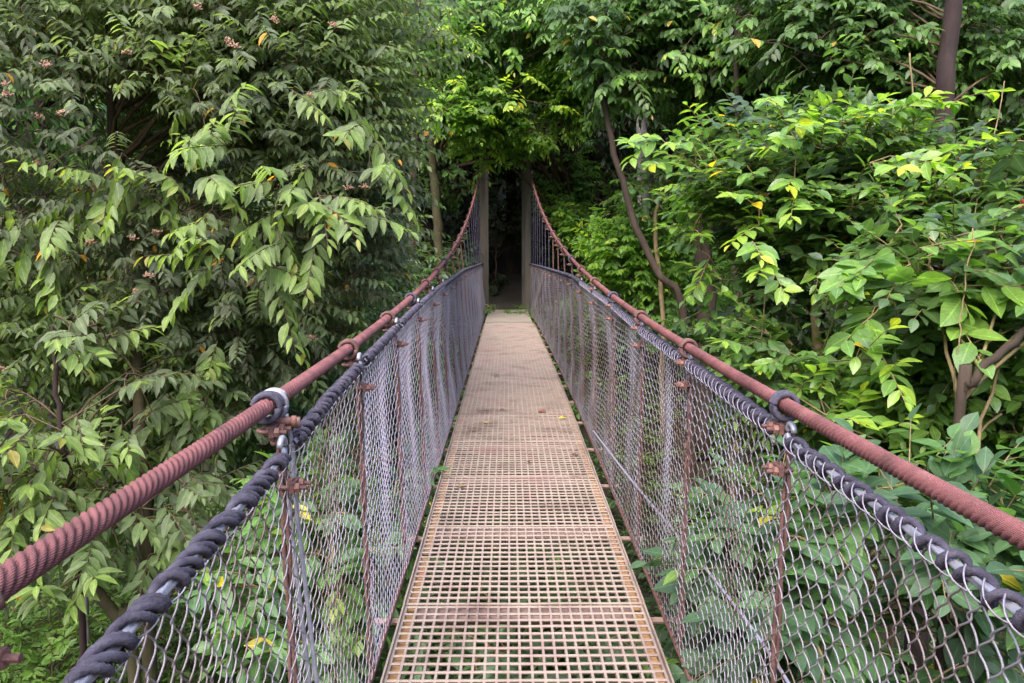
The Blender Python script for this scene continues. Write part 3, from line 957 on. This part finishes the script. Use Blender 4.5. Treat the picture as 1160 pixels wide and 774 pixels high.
# slimmer companion behind it, greyer smaller leaves
tree('leafy_tree', 'dense small-leaved tree between the feathery tree and the dark gap', 'tree',
     [root_at(at(440, 300, 12.6)), at(440, 260, 12.6), at(438, 150, 12.6), at(432, 60, 12.7), at(428, -120, 12.8)], .13, .04,
     [(at(348, 80, 11.8), (1.0, 1.3, 1.9), 912), (at(395, 270, 11.6), (.75, 1.0, 1.5), 627), (at(340, 330, 11.2), (1.2, 1.0, 1.3), 494)],
     .115, 9, .42, mats('barkred', 'leaf_feather'), 'pinnate', 'oval', 24, droop=.5, seed=8, clump=1.3, thr=-.6, youngp=.10, lookout=(.15, -.3, 0), tone=(0, .85))
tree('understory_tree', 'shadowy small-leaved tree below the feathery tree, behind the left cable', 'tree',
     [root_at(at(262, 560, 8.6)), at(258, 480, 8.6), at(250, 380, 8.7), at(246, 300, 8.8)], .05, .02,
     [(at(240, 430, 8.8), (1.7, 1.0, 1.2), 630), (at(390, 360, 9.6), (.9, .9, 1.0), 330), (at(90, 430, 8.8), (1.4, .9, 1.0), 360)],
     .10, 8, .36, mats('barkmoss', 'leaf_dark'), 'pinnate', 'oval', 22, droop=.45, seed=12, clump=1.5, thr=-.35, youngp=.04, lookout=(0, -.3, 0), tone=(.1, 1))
a_ = [acc(*q) for q in ((30, 470, 4.9, .2), (70, 480, 4.9, .3), (18, 505, 4.8, -.2), (145, 492, 5.2, .3), (75, 392, 5.2, .4), (235, 455, 6.2, .3), (235, 405, 6.2, .4), (100, 645, 5.0, .2), (55, 565, 5.0, .3), (15, 585, 4.9, .1))]
tree('sapling', 'low sapling with broad fans of narrow leaves above the lower left cable', 'tree',
     [root_at(at(86, 640, 5.9)), at(84, 600, 5.8), at(70, 500, 5.7), at(62, 420, 5.7), at(60, 370, 5.7)], .028, .010,
     [(at(60, 480, 5.4), (.75, .6, .75), 110), (at(130, 560, 5.6), (.75, .6, .5), 78), (at(10, 560, 5.2), (.5, .5, .5), 46), (at(250, 440, 6.4), (.55, .5, .4), 46)],
     .125, 9, .34, mats('barkred', 'leaf_feather'), 'pinnate', 'lance', 12, droop=.55, seed=15, clump=2.2, thr=-.8, accents=a_, youngp=.25, lookout=(.1, -.3, 0), tone=(.25, 1))
# bare trunks in the left understorey
for nm, lab, pts, r0, r1, mk in (
        ('tree_trunk', 'mossy straight trunk rising just left of the left cable, below the feathery tree', [(168, 720, 6.0), (166, 640, 6.0), (163, 560, 6.05), (158, 470, 6.2), (152, 330, 6.8), (150, 200, 7.3)], .055, .045, 'barkmoss'),
        ('tree_trunk', 'short broken mossy trunk leaning left in the shade below the left cable', [(150, 730, 5.6), (136, 706, 5.6), (120, 682, 5.6), (104, 664, 5.6)], .045, .04, 'barkmoss'),
        ('tree_trunk', 'pale patched thin trunk at the left edge, half hidden by fans of leaves', [(92, 640, 7.4), (84, 580, 7.4), (70, 510, 7.4), (48, 440, 7.4), (40, 350, 7.5), (20, 230, 7.5)], .05, .03, 'barkpale'),
        ('tree_trunk', 'lit mossy trunk standing in the dark gap left of the bridge end', [(500, 330, 20), (497, 280, 20), (494, 220, 20), (488, 150, 20.1), (480, -60, 20.3)], .12, .10, 'barkmoss'),
        ('tree_trunk', 'slim dark trunk in the shade left of the lit mossy one', [(470, 330, 23), (468, 250, 23), (470, 150, 23), (472, -60, 23)], .14, .10, 'bark'),
        ('tree_trunk', 'slim dark trunk seen through leaves just right of the bridge end', [(668, 330, 23), (662, 250, 23), (655, 180, 23), (650, 100, 23), (646, -60, 23)], .11, .08, 'bark'),
        ('tree_trunk', 'thin crooked dark trunk between the stout tree and the glossy bush', [(838, 380, 12), (832, 280, 12), (842, 190, 12), (834, 100, 12), (838, -60, 12)], .05, .035, 'bark'),
        ('tree_trunk', 'pale white barked trunk showing between leaves right of the bridge', [(734, 330, 17.2), (730, 250, 17.1), (727, 170, 17), (727, 100, 17), (722, -80, 17)], .13, .10, 'barkpale')):
    P = [at(*q) for q in pts]
    P = [root_at(P[0], -.2)] + P if nm else P
    P = poly(P, 34); P[2:-1] += rng.normal(0, r0 * .08, (31, 3))
    mb = MB(); rr_ = np.linspace(r0, r1, 34) * (1 + .08 * np.sin(np.arange(34) * 1.3)); rr_[:3] *= (1.4, 1.2, 1.08)
    mb.add(*tubes(P, rr_, 12))
    o = mb.build(nm, M[mk], loc=P[0]); tag(o, lab, 'tree', 'bare trunks among the leaves')

# trees round the far end
tree('canopy_tree', 'dark broad-leaved tree hanging over the far end of the bridge at the top', 'tree',
     [A(-3.6, 29.5, .2), A(-3.5, 29.3, 3), A(-3.4, 29, 6.4), A(-3.2, 28.6, 9), A(-3, 28.4, 11)], .22, .08,
     [(at(560, 40, 19.5), (2.2, 1.8, 1.6), 920), (at(690, 30, 19.0), (2.2, 1.8, 1.5), 860), (at(610, -90, 21.5), (4.0, 2, 1.3), 420), (at(505, 40, 20.5), (1.2, 1.3, 1.3), 300)],
     .17, 8, .55, mats('bark', 'leaf_mid'), 'pinnate', 'oval', 30, droop=.55, seed=21, accents=[acc(*q) for q in ((505, 25, 17.6, -.3), (530, 45, 17.6, .1), (552, 12, 17.6, .3), (600, 5, 17.6, -.2), (645, 20, 17.2, .2), (690, 12, 17.2, -.1), (720, 30, 17.2, .3), (650, 65, 17.2, .1), (700, 70, 17.2, .2), (585, 60, 17.8, -.2), (745, 5, 17.2, .2))], accleaf=1.2, clump=1.0, thr=-.5, youngp=.12, lookout=(0, -.3, 0), tone=(0, .85))
a_ = [acc(*q) for q in ((500, 130, 17.2, -.3), (475, 118, 17.2, -.5), (520, 100, 17.2, .1), (560, 100, 17.2, .2), (540, 130, 17.0, .1), (600, 90, 17.2, .2), (470, 135, 17, -.4), (580, 125, 17, 0), (625, 120, 17.2, .3), (650, 60, 17, .2), (510, 28, 17.4, -.2), (530, 40, 17.4, .1))]
tree('lime_tree', 'bright yellow-green tree leaning over the bridge end below the dark canopy', 'tree',
     [A(2.1, 23.2, -.2), A(2.0, 23, 2.0), A(1.5, 22.2, 4.2), A(.8, 20.8, 5.6), A(-.2, 19.6, 6.0)], .12, .03,
     [(at(535, 122, 18.8), (1.35, 1.0, .62), 468), (at(615, 120, 19.0), (1.1, 1.0, .75), 432), (at(560, 165, 20.0), (.85, .9, .42), 120), (at(665, 100, 19), (1.0, 1, .8), 324)],
     .145, 8, .42, mats('bark', 'leaf_lime'), 'pinnate', 'oval', 22, droop=.4, seed=23, clump=1.6, thr=-.5, accents=a_, youngp=.22, lookout=(-.1, -.4, .05), tone=(0, .9))
tree('bank_tree', 'mid green tree crowding the right side of the bridge end', 'tree',
     [root_at(A(3.3, 21.5, 0)), A(3.2, 21.5, 1.5), A(3.0, 21.3, 3.2), A(2.7, 21, 5.2)], .10, .04,
     [(at(680, 230, 20.4), (1.1, 1.0, 1.5), 476), (at(722, 285, 16.0), (1.0, .8, .85), 476), (at(640, 205, 22.2), (.7, .7, 1.3), 255), (at(775, 290, 18.5), (1.1, 1, 1.1), 306)],
     .14, 8, .38, mats('bark', 'leaf_lime'), 'pinnate', 'oval', 20, droop=.35, seed=27, clump=1.3, thr=-.4, youngp=.10, lookout=(-.1, -.35, .1), tone=(0, .7))
tree('bank_shrub', 'low leafy shrub on the bank right of the bridge, behind the right cable', 'shrub',
     [root_at(at(720, 385, 17)), at(718, 360, 17), at(712, 330, 17)], .05, .02,
     [(at(705, 340, 17), (1.25, .9, .9), 260), (at(765, 360, 16), (.9, .8, .8), 160)],
     .15, 8, .34, mats('bark', 'leaf_mid'), 'pinnate', 'oval', 14, droop=.35, seed=29, clump=1.5, thr=-.7, youngp=.06, lookout=(0, -.3, .1), tone=(.3, 1))
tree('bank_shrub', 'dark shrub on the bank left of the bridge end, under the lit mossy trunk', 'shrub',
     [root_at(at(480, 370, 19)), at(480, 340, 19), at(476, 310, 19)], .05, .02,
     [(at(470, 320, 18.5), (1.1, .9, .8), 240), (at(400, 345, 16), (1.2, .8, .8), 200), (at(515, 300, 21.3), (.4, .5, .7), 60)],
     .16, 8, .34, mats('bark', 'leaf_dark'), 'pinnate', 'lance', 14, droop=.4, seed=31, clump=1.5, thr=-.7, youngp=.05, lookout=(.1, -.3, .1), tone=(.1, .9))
# leaning and standing trees on the right bank
tree('leaning_tree', 'thin dark tree leaning left over the right cable near the bridge end', 'tree',
     [root_at(at(792, 400, 13)), at(775, 362, 13), at(745, 310, 13), at(716, 245, 13.1), at(700, 190, 13.2), at(688, 130, 13.3), at(672, 40, 13.5)], .066, .038,
     [(at(690, 55, 13.5), (1.2, 1.1, .9), 416), (at(800, 40, 13.8), (1.3, 1.1, .8), 352)],
     .155, 8, .42, mats('bark', 'leaf_mid'), 'pinnate', 'oval', 16, droop=.6, seed=33, clump=1.4, thr=-.4, youngp=.10, lookout=(0, -.3, -.1), tone=(0, .9))
tree('forest_tree', 'stout dark tree with brown trunk standing right of the leaning thin tree', 'tree',
     [root_at(at(800, 400, 14.5)), at(797, 360, 14.5), at(792, 250, 14.5), at(783, 130, 14.6), at(775, 20, 14.7), at(770, -150, 14.9)], .17, .10,
     [(at(800, 30, 14.0), (1.9, 1.4, 1.1), 684), (at(870, 110, 13.5), (1.5, 1.2, 1.2), 540), (at(760, -60, 14.5), (3, 2, 1.2), 432)],
     .155, 8, .48, mats('bark', 'leaf_mid'), 'pinnate', 'oval', 24, droop=.65, seed=35, accents=[acc(*q) for q in ((770, 60, 12.6, -.2), (800, 85, 12.6, .1), (835, 40, 12.6, .3), (860, 130, 12.0, -.2), (890, 90, 12.0, .2), (905, 60, 12.2, .1), (790, 20, 12.6, 0))], clump=1.2, thr=-.5, youngp=.08, lookout=(0, -.25, -.1), tone=(0, .7))
tree('forked_sapling', 'slender pale forked sapling between the leaning tree and the stout tree', 'tree',
     [root_at(at(752, 400, 15)), at(750, 350, 15), at(742, 260, 15), at(752, 205, 15), at(772, 165, 15.2)], .05, .02,
     [(at(735, 215, 15.2), (.6, .6, .7), 60), (at(775, 180, 15.2), (.5, .5, .5), 40)],
     .15, 7, .34, mats('barktan', 'leaf_mid', 'barktan'), 'pinnate', 'oval', 8, droop=.4, seed=37, clump=2, thr=-.9, youngp=.1)
tree('red_trunk_tree', 'tall tree with dark reddish trunk and whitish lichen patches at the upper right', 'tree',
     [root_at(at(1058, 420, 9.3)), at(1062, 330, 9.3), at(1068, 230, 9.3), at(1074, 110, 9.3), at(1079, 0, 9.35), at(1082, -180, 9.5)], .115, .085,
     [(at(1105, 135, 8.8), (.40, .35, .25), 26), (at(1010, 60, 10.6), (1.5, 1.1, .95), 540), (at(1120, 70, 10.4), (1.0, 1.0, .95), 360), (at(930, 40, 11), (1.2, 1.0, .9), 414), (at(1030, -60, 11), (2.4, 1.6, .8), 432), (at(940, 165, 11.3), (1.1, .9, .6), 234)],
     .135, 8, .42, mats('barkred', 'leaf_mid'), 'pinnate', 'oval', 26, droop=.5, seed=41, limb_r=.16, clump=1.5, thr=-.5, youngp=.10, lookout=(0, -.3, -.05), tone=(0, .85))
# big glossy bush on the right
yl = [acc(*q) for q in ((745, 155, 6.5, -.6, .1), (785, 165, 6.5, -.5, .05), (890, 138, 6.0, -.3, .2), (915, 142, 6.0, .3, .15), (960, 150, 6.0, .2, .2), (985, 140, 5.8, .4, .25), (1010, 130, 5.8, .5, .3), (1035, 128, 5.8, .6, .2),
                        (930, 165, 5.8, -.2, .1), (900, 200, 5.8, -.4, .1), (1045, 232, 5.2, .2, .5), (1060, 215, 5.2, .3, .5), (985, 185, 5.5, .3, 0), (860, 235, 5.8, -.5, 0), (950, 345, 4.8, .2, .1), (870, 300, 5.5, -.3, 0),
                        (1000, 405, 4.5, .2, .2), (935, 470, 4.6, .1, .5), (960, 485, 4.6, .3, .4))]
tree('glossy_bush', 'large glossy-leaved bush right of the bridge with yellow-green upper shoots', 'bush',
     [root_at(at(935, 520, 6.4)), at(930, 470, 6.4), at(925, 380, 6.4), at(930, 290, 6.5), at(940, 210, 6.6)], .05, .02,
     [(at(930, 250, 6.5), (1.05, .8, .75), 496), (at(1040, 300, 6.0), (.95, .8, .85), 496), (at(870, 200, 6.9), (.65, .6, .5), 194), (at(955, 195, 6.8), (.6, .6, .42), 237), (at(960, 400, 5.8), (.75, .6, .55), 302), (at(1100, 420, 5.6), (.7, .6, .6), 280)],
     .115, 9, .36, mats('barktan', 'leaf_gloss', 'barktan'), 'pinnate', 'oval', 30, droop=.22, spread=52, seed=45, clump=2.0, thr=-.6, up=.25, accents=yl, youngp=.20, lookout=(-.05, -.25, .1), flat=.5, wr=(.85, 1.3))
big = [acc(*q) for q in ((1000, 290, 4.7, -.4, .05), (1040, 295, 4.6, .3, .0), (1075, 315, 4.5, .2, -.1), (1110, 300, 4.5, .5, .1), (1010, 330, 4.6, -.3, -.1))]
big = [(b, d, .15) for b, d, _ in big]
tree('large_leaf_bush', 'bush with the biggest bluish glossy leaves at the right edge, above the right cable', 'bush',
     [root_at(at(1060, 620, 4.1)), at(1085, 520, 4.1), at(1098, 440, 4.1), at(1135, 400, 4.1), at(1190, 350, 4.3)], .030, .016,
     [(at(1080, 320, 4.8), (.55, .45, .42), 81), (at(1150, 250, 5.0), (.4, .4, .5), 68), (at(1140, 330, 4.9), (.5, .4, .4), 70), (at(1150, 520, 5.2), (.5, .4, .4), 60)],
     .125, 7, .34, mats('bark', 'leaf_gloss', 'barktan'), 'pinnate', 'broad', 14, droop=.15, spread=55, seed=47, clump=2.4, thr=-.9, up=.2, accents=big, youngp=.14, lookout=(-.15, -.3, .05), flat=.5, tone=(.1, .8), accleaf=1.3)
tree('twiggy_shrub', 'small twiggy shrub with tan stems behind the right cable, left of the glossy bush', 'shrub',
     [root_at(at(832, 480, 7)), at(836, 430, 7), at(845, 370, 7), at(856, 310, 7)], .038, .014,
     [(at(830, 330, 7), (.45, .4, .45), 60), (at(815, 370, 6.8), (.3, .3, .25), 30), (at(880, 350, 6.8), (.5, .4, .5), 60)],
     .12, 8, .28, mats('barktan', 'leaf_mid', 'barktan'), 'pinnate', 'oval', 14, droop=.3, seed=51, clump=2.5, thr=-.9, up=.1, youngp=.15)
tree('shaded_shrub', 'dense dark shrub filling the space between glossy bush and right cable', 'shrub',
     [root_at(at(1020, 620, 6.2)), at(1015, 560, 6.2), at(1010, 480, 6.3)], .04, .015,
     [(at(1010, 470, 6.4), (1.2, .7, .75), 364), (at(1130, 500, 6.0), (.8, .6, .7), 196), (at(900, 440, 7.6), (.7, .6, .7), 168)],
     .105, 8, .32, mats('barkmoss', 'leaf_mid'), 'pinnate', 'oval', 18, droop=.3, seed=53, clump=2, thr=-.7, youngp=.06, lookout=(-.1, -.3, .1), tone=(0, .6))
# shrubs below and beside the fences
tree('broadleaf_shrub', 'pale broad-leaved shrub seen through the right fence, below the dark rope', 'shrub',
     [root_at(at(900, 860, 3.6)), at(890, 800, 3.6), at(880, 700, 3.6), at(872, 620, 3.6)], .03, .01,
     [(at(1035, 670, 4.3), (.5, .4, .5), 90), (at(850, 650, 3.8) + A(.22, 0, -.1), (.42, .45, .36), 84), (at(930, 640, 3.4), (.50, .4, .34), 84), (at(1060, 620, 3.3), (.55, .4, .30), 84), (at(800, 590, 4.7) + A(.4, 0, -.15), (.35, .5, .45), 70), (at(1010, 740, 3.0), (.6, .4, .35), 77)],
     .135, 7, .30, mats('barktan', 'leaf_pale', 'barktan'), 'pinnate', 'broad', 20, droop=.28, spread=55, seed=57, clump=2.4, thr=-.9, up=.25, youngp=.22, flat=.5, lookout=(-.1, -.2, .15))
tree('creek_shrub', 'pale green shrub growing below the deck, seen through the left fence', 'shrub',
     [root_at(at(380, 800, 5.0)), at(380, 740, 5.0), at(378, 660, 5.0), at(376, 580, 5.1)], .03, .01,
     [(at(380, 600, 5.4), (.55, .5, .6), 110), (at(345, 680, 5.2), (.55, .5, .5), 90), (at(430, 560, 6.8), (.6, .6, .6), 90)],
     .15, 7, .30, mats('barktan', 'leaf_pale', 'barktan'), 'pinnate', 'oval', 16, droop=.3, seed=59, clump=2.2, thr=-.9, up=.2, youngp=.20, lookout=(0, -.2, .15))
tree('creek_shrub', 'pale green shrub directly under the deck, seen through the grating', 'shrub',
     [root_at(at(600, 900, 5.2)), at(600, 820, 5.2), at(598, 740, 5.3)], .03, .01,
     [(at(570, 730, 5.4), (.7, .6, .35), 90), (at(650, 720, 5.8), (.6, .6, .35), 80), (at(450, 740, 5.2) + A(0, 0, -.5), (.3, .5, .3), 40), (at(735, 760, 5.0) + A(.1, 0, -.5), (.3, .5, .3), 40)],
     .15, 7, .30, mats('barktan', 'leaf_pale', 'barktan'), 'pinnate', 'oval', 14, droop=.3, seed=61, clump=2.2, thr=-.9, up=.25, youngp=.15, tone=(0, .7))
for k, (px, py, Y, R, lab) in enumerate(((55, 725, 7.6, (1.2, .8, .6), 'bright low herb-leaved bush in the bottom left corner below the cable'),
                                         (215, 745, 7.6, (.9, .8, .5), 'low bush in the shade under the dark rope, right of the bottom left corner'),
                                         (130, 650, 9.2, (1.6, .9, .6), 'low bush behind the short broken trunk, in deep shade'))):
    p = at(px, py, Y)
    tree('ground_bush', lab, 'bush', [root_at(p), A(p[0], p[1], gz(p[0], p[1]) + .25), p], .03, .012,
         [(p, R, 330), (p + A(-.3, .3, -.25), np.array(R) * 1.1, 160)], .085, 8, .22, mats('barktan', 'leaf_herb'), 'pinnate', 'lance', 18, droop=.15, seed=70 + k, clump=2.4, thr=-.8, up=.45, youngp=.12 if k == 0 else .03, tone=((.25, 1), (0, .8), (0, .6))[k])

tree('added_shade_tree', 'added broad dark crown shading the path beyond the bridge end', 'tree',  # crown added to block sky light above the path
     [A(3.4, 27.5, .2), A(3.3, 27.5, 3), A(2.6, 27.3, 6), A(1.4, 27, 8.5)], .24, .10,
     [(A(-3.5, 26.5, 8.2), (4.5, 3.2, 1.5), 560), (A(3.5, 26.5, 8.4), (4.5, 3.2, 1.5), 560), (A(0, 31, 9.5), (7, 3.5, 1.8), 700), (A(0, 26, 6.8), (2.0, 1.2, .8), 110)],
     .26, 8, .7, mats('bark', 'leaf_painted_shade'), 'pinnate', 'small', 26, droop=.4, seed=90, clump=.7, thr=-1.2, youngp=.05)
for k, (x, y, R, lab) in enumerate(((-.3, 28.5, (1.9, 1.0, 2.6), 'added dark bush deepening the black shade straight beyond the bridge end'), (-5.0, 25.5, (2.6, 1.2, 2.6), 'added dark bush deepening the shade left of the bridge end, behind the mossy trunk'),  # bushes added with darkened leaves to keep the gap black
                                    (2.7, 25.5, (1.4, 1.0, 2.6), 'added dark bush deepening the shade right of the bridge end, behind the uprights'), (-2.4, 24.5, (1.0, .9, 1.0), 'small added dark bush deepening the shade just left of the bridge end'))):
    z = gz(x, y)
    tree('added_shade_bush', lab, 'bush', [A(x, y, z - .1), A(x, y, z + .6), A(x, y, z + 1.5)], .05, .02, [(A(x, y, z + R[2] * .8), R, 420)], .17, 8, .4, mats('bark', 'leaf_painted_shade'), 'pinnate', 'small', 14,
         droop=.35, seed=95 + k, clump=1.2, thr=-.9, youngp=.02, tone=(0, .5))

for pts, lab in (([(1030, 60, 8.6), (1040, 150, 8.5), (1048, 182, 8.4), (1085, 187, 8.4), (1120, 160, 8.5), (1135, 90, 8.6)], 'looping brown vine hanging in front of the dark reddish trunk'),
                 ([(1100, 260, 4.3), (1092, 340, 4.25), (1086, 430, 4.2), (1094, 500, 4.2), (1090, 545, 4.2)], 'bare thin vine dangling beside the lower right stem')):
    P = poly([at(*q) for q in pts], 60); P += np.cumsum(rng.normal(0, .004, P.shape), 0)
    mb = MB(); mb.add(*tubes(P, np.linspace(.009, .006, 60) if pts[0][2] > 6 else .0035, 6)); tag(mb.build('vine', M['barktan'], loc=P[0]), lab, 'vine')
P = at(1157, 232, 4.6)
mb = MB(); k = 14; dd = nrm(rng.normal(0, 1, (k, 3)) + A(0, -.4, .2))
place_leaves(mb, np.repeat(P[None], k, 0), dd, np.roll(dd, 1, 1) + A(.1, .1, 1), np.full(k, .035), np.full(k, 1.2), np.full(k, .5), 'oval')
tag(mb.build('flower', M['redflower'], loc=P), 'small red flower at the right edge among bush leaves', 'flower')

# forest trees on the slopes around: three kinds, each copied
def copy_tree(root, loc, rz, sc_, label, group):
    c = root.copy(); COL.objects.link(c)
    c.location = loc; c.rotation_euler = (0, 0, rz); c.scale = (sc_,) * 3
    c['label'] = label; c['group'] = group
    for ch in root.children:
        d = ch.copy(); COL.objects.link(d); d.parent = c; d.matrix_parent_inverse = ch.matrix_parent_inverse.copy()
    return c


GB = 'forest trees on the slope behind'
protos = []
for k, (lm, x, y, lab) in enumerate((('leaf_painted_shade', -6.0, 27, 'tall dark forest tree far behind the feathery tree'), ('leaf_mid', 6.5, 27, 'tall mid green forest tree behind the stout tree'), ('leaf_painted_shade', .9, 36, 'tall dark forest tree closing the view beyond the bridge end'))):
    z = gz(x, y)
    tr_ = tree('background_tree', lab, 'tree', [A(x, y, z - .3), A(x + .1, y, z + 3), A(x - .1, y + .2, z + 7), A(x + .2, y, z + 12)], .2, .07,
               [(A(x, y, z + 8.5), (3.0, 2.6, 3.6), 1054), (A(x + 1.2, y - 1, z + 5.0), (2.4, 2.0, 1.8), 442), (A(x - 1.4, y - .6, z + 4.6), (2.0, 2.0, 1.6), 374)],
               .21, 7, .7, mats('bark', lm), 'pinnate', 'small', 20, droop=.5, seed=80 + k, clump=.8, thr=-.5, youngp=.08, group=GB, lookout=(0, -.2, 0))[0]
    protos.append(tr_)
spots = [(-2.6, 27.5), (2.9, 27), (0.2, 31), (1.6, 42), (-6, 37), (7, 35), (-10, 18), (-13, 24), (-8.5, 33), (-3.2, 31), (-15, 33), (-20, 26), (-3.6, 41), (3.4, 31), (10.5, 22), (10.5, 31), (14, 25), (17, 33), (5, 40), (21, 25), (-26, 34), (27, 34), (-12, 44), (11, 44), (-1, 48), (20, 45), (-21, 46),  # copies nearest the path are added to shade the gap there
         (-14, 12), (-18, 17), (15, 15), (18, 19), (-30, 24), (31, 24)]
r = np.random.default_rng(9)
for k, (x, y) in enumerate(spots):
    src = protos[int(r.integers(0, 3))]
    side_ = 'left' if x < 0 else 'right'
    copy_tree(src, (x, y, gz(x, y) - .3), r.uniform(0, 6.28), r.uniform(.85, 1.25),
              'tall forest tree on the %s slope, mostly hidden behind nearer leaves' % side_, GB + ', %s side' % side_)

r = np.random.default_rng(33)
n = 15000
x = r.uniform(-45, 45, n); y = r.uniform(33, 62, n)
p = np.stack([x, y, terrain(x, y) + r.uniform(.2, 8, n)], -1)
p = p[fbm(p, .5, 1.) > -.7]
mb = MB()
sprays(mb, None, p, nrm(r.normal(0, 1, p.shape) + A(0, -.5, .1)), r.uniform(.5, .9, len(p)), 7, .34, np.clip(.4 + .3 * fbm(p, .4, 2.) + r.uniform(-.3, .3, len(p)), 0, 1), 'pinnate', 'small', .5, 55, rs=r)
tag(mb.build('distant_forest', M['leaf_painted_shade'], attr=True), 'dark forest mass covering the hillside beyond the bridge', 'forest', kind='stuff')

# ground cover: leafy undergrowth on the whole slope
r = np.random.default_rng(14)
n = 15000
x = np.concatenate([r.normal(0, 7, n), r.uniform(-22, 22, n // 2)]); y = np.concatenate([r.uniform(1.5, 24, n), r.uniform(22, 44, n // 2)])
ok = ~((np.abs(x - .3) < 1.15) & (y > 20.5) & (y < 34))
x, y = x[ok], y[ok]
h = r.uniform(.02, .55, len(x)) ** 1.3
p = np.stack([x, y, terrain(x, y) + h], -1)
mb = MB()
d = r.normal(0, 1, p.shape) * A(1, 1, .25) + A(0, -.2, .25)
rn = np.clip(.5 + .3 * fbm(p, .8, 2.) + r.uniform(-.3, .3, len(p)), 0, 1)
sprays(mb, mb, p, nrm(d), r.uniform(.15, .4, len(p)), 6, .12, rn, 'pinnate', 'small', .25, 55, (r.random(len(p)) < .06) * .8, rs=r)
tag(mb.build('undergrowth', M['leaf_herb'], attr=True), 'leafy green undergrowth covering the ravine floor and banks', 'undergrowth', kind='stuff')

# ------------------------------------------------------------------ camera, sky, sun
cam = bpy.data.cameras.new('camera')
cam.sensor_width = 36
cam.lens = F_PX / 1160 * 36
cam.clip_start = .02
cam.clip_end = 500
co = bpy.data.objects.new('camera', cam)
COL.objects.link(co)
co.location = (0, 0, CAM_H)
co.rotation_euler = (PI / 2 - PITCH, 0, -YAW)
sc.camera = co

SUN_EL, SUN_AZ = math.radians(50), math.radians(205)      # azimuth clockwise from +Y: behind the camera, to the left
w = bpy.data.worlds.new('World'); sc.world = w
w.use_nodes = True
nt = w.node_tree
for n_ in list(nt.nodes): nt.nodes.remove(n_)
sk = nt.nodes.new('ShaderNodeTexSky'); sk.sky_type = 'NISHITA'; sk.sun_disc = False
sk.sun_elevation = SUN_EL; sk.sun_rotation = SUN_AZ
sk.air_density = 1.0; sk.dust_density = 3.0; sk.ozone_density = 1.0
bg = nt.nodes.new('ShaderNodeBackground'); bg.inputs['Strength'].default_value = .15
ow = nt.nodes.new('ShaderNodeOutputWorld')
nt.links.new(sk.outputs['Color'], bg.inputs['Color']); nt.links.new(bg.outputs['Background'], ow.inputs['Surface'])
sl = bpy.data.lights.new('sun', 'SUN'); sl.energy = .9; sl.angle = math.radians(80); sl.color = (1, .95, .88)
so = bpy.data.objects.new('sun', sl); COL.objects.link(so)
import mathutils
dv = mathutils.Vector((math.sin(SUN_AZ) * math.cos(SUN_EL), math.cos(SUN_AZ) * math.cos(SUN_EL), math.sin(SUN_EL)))
so.rotation_euler = dv.to_track_quat('Z', 'Y').to_euler()

sc.view_settings.view_transform = 'Standard'
sc.view_settings.look = 'None'
sc.view_settings.gamma = 1
sc.view_settings.use_curve_mapping = False
sc.view_settings.exposure = 2.32
sc.cycles.use_denoising = True
sc.cycles.max_bounces = 12
sc.cycles.diffuse_bounces = 7
sc.cycles.transmission_bounces = 8
sc.cycles.sample_clamp_indirect = 6
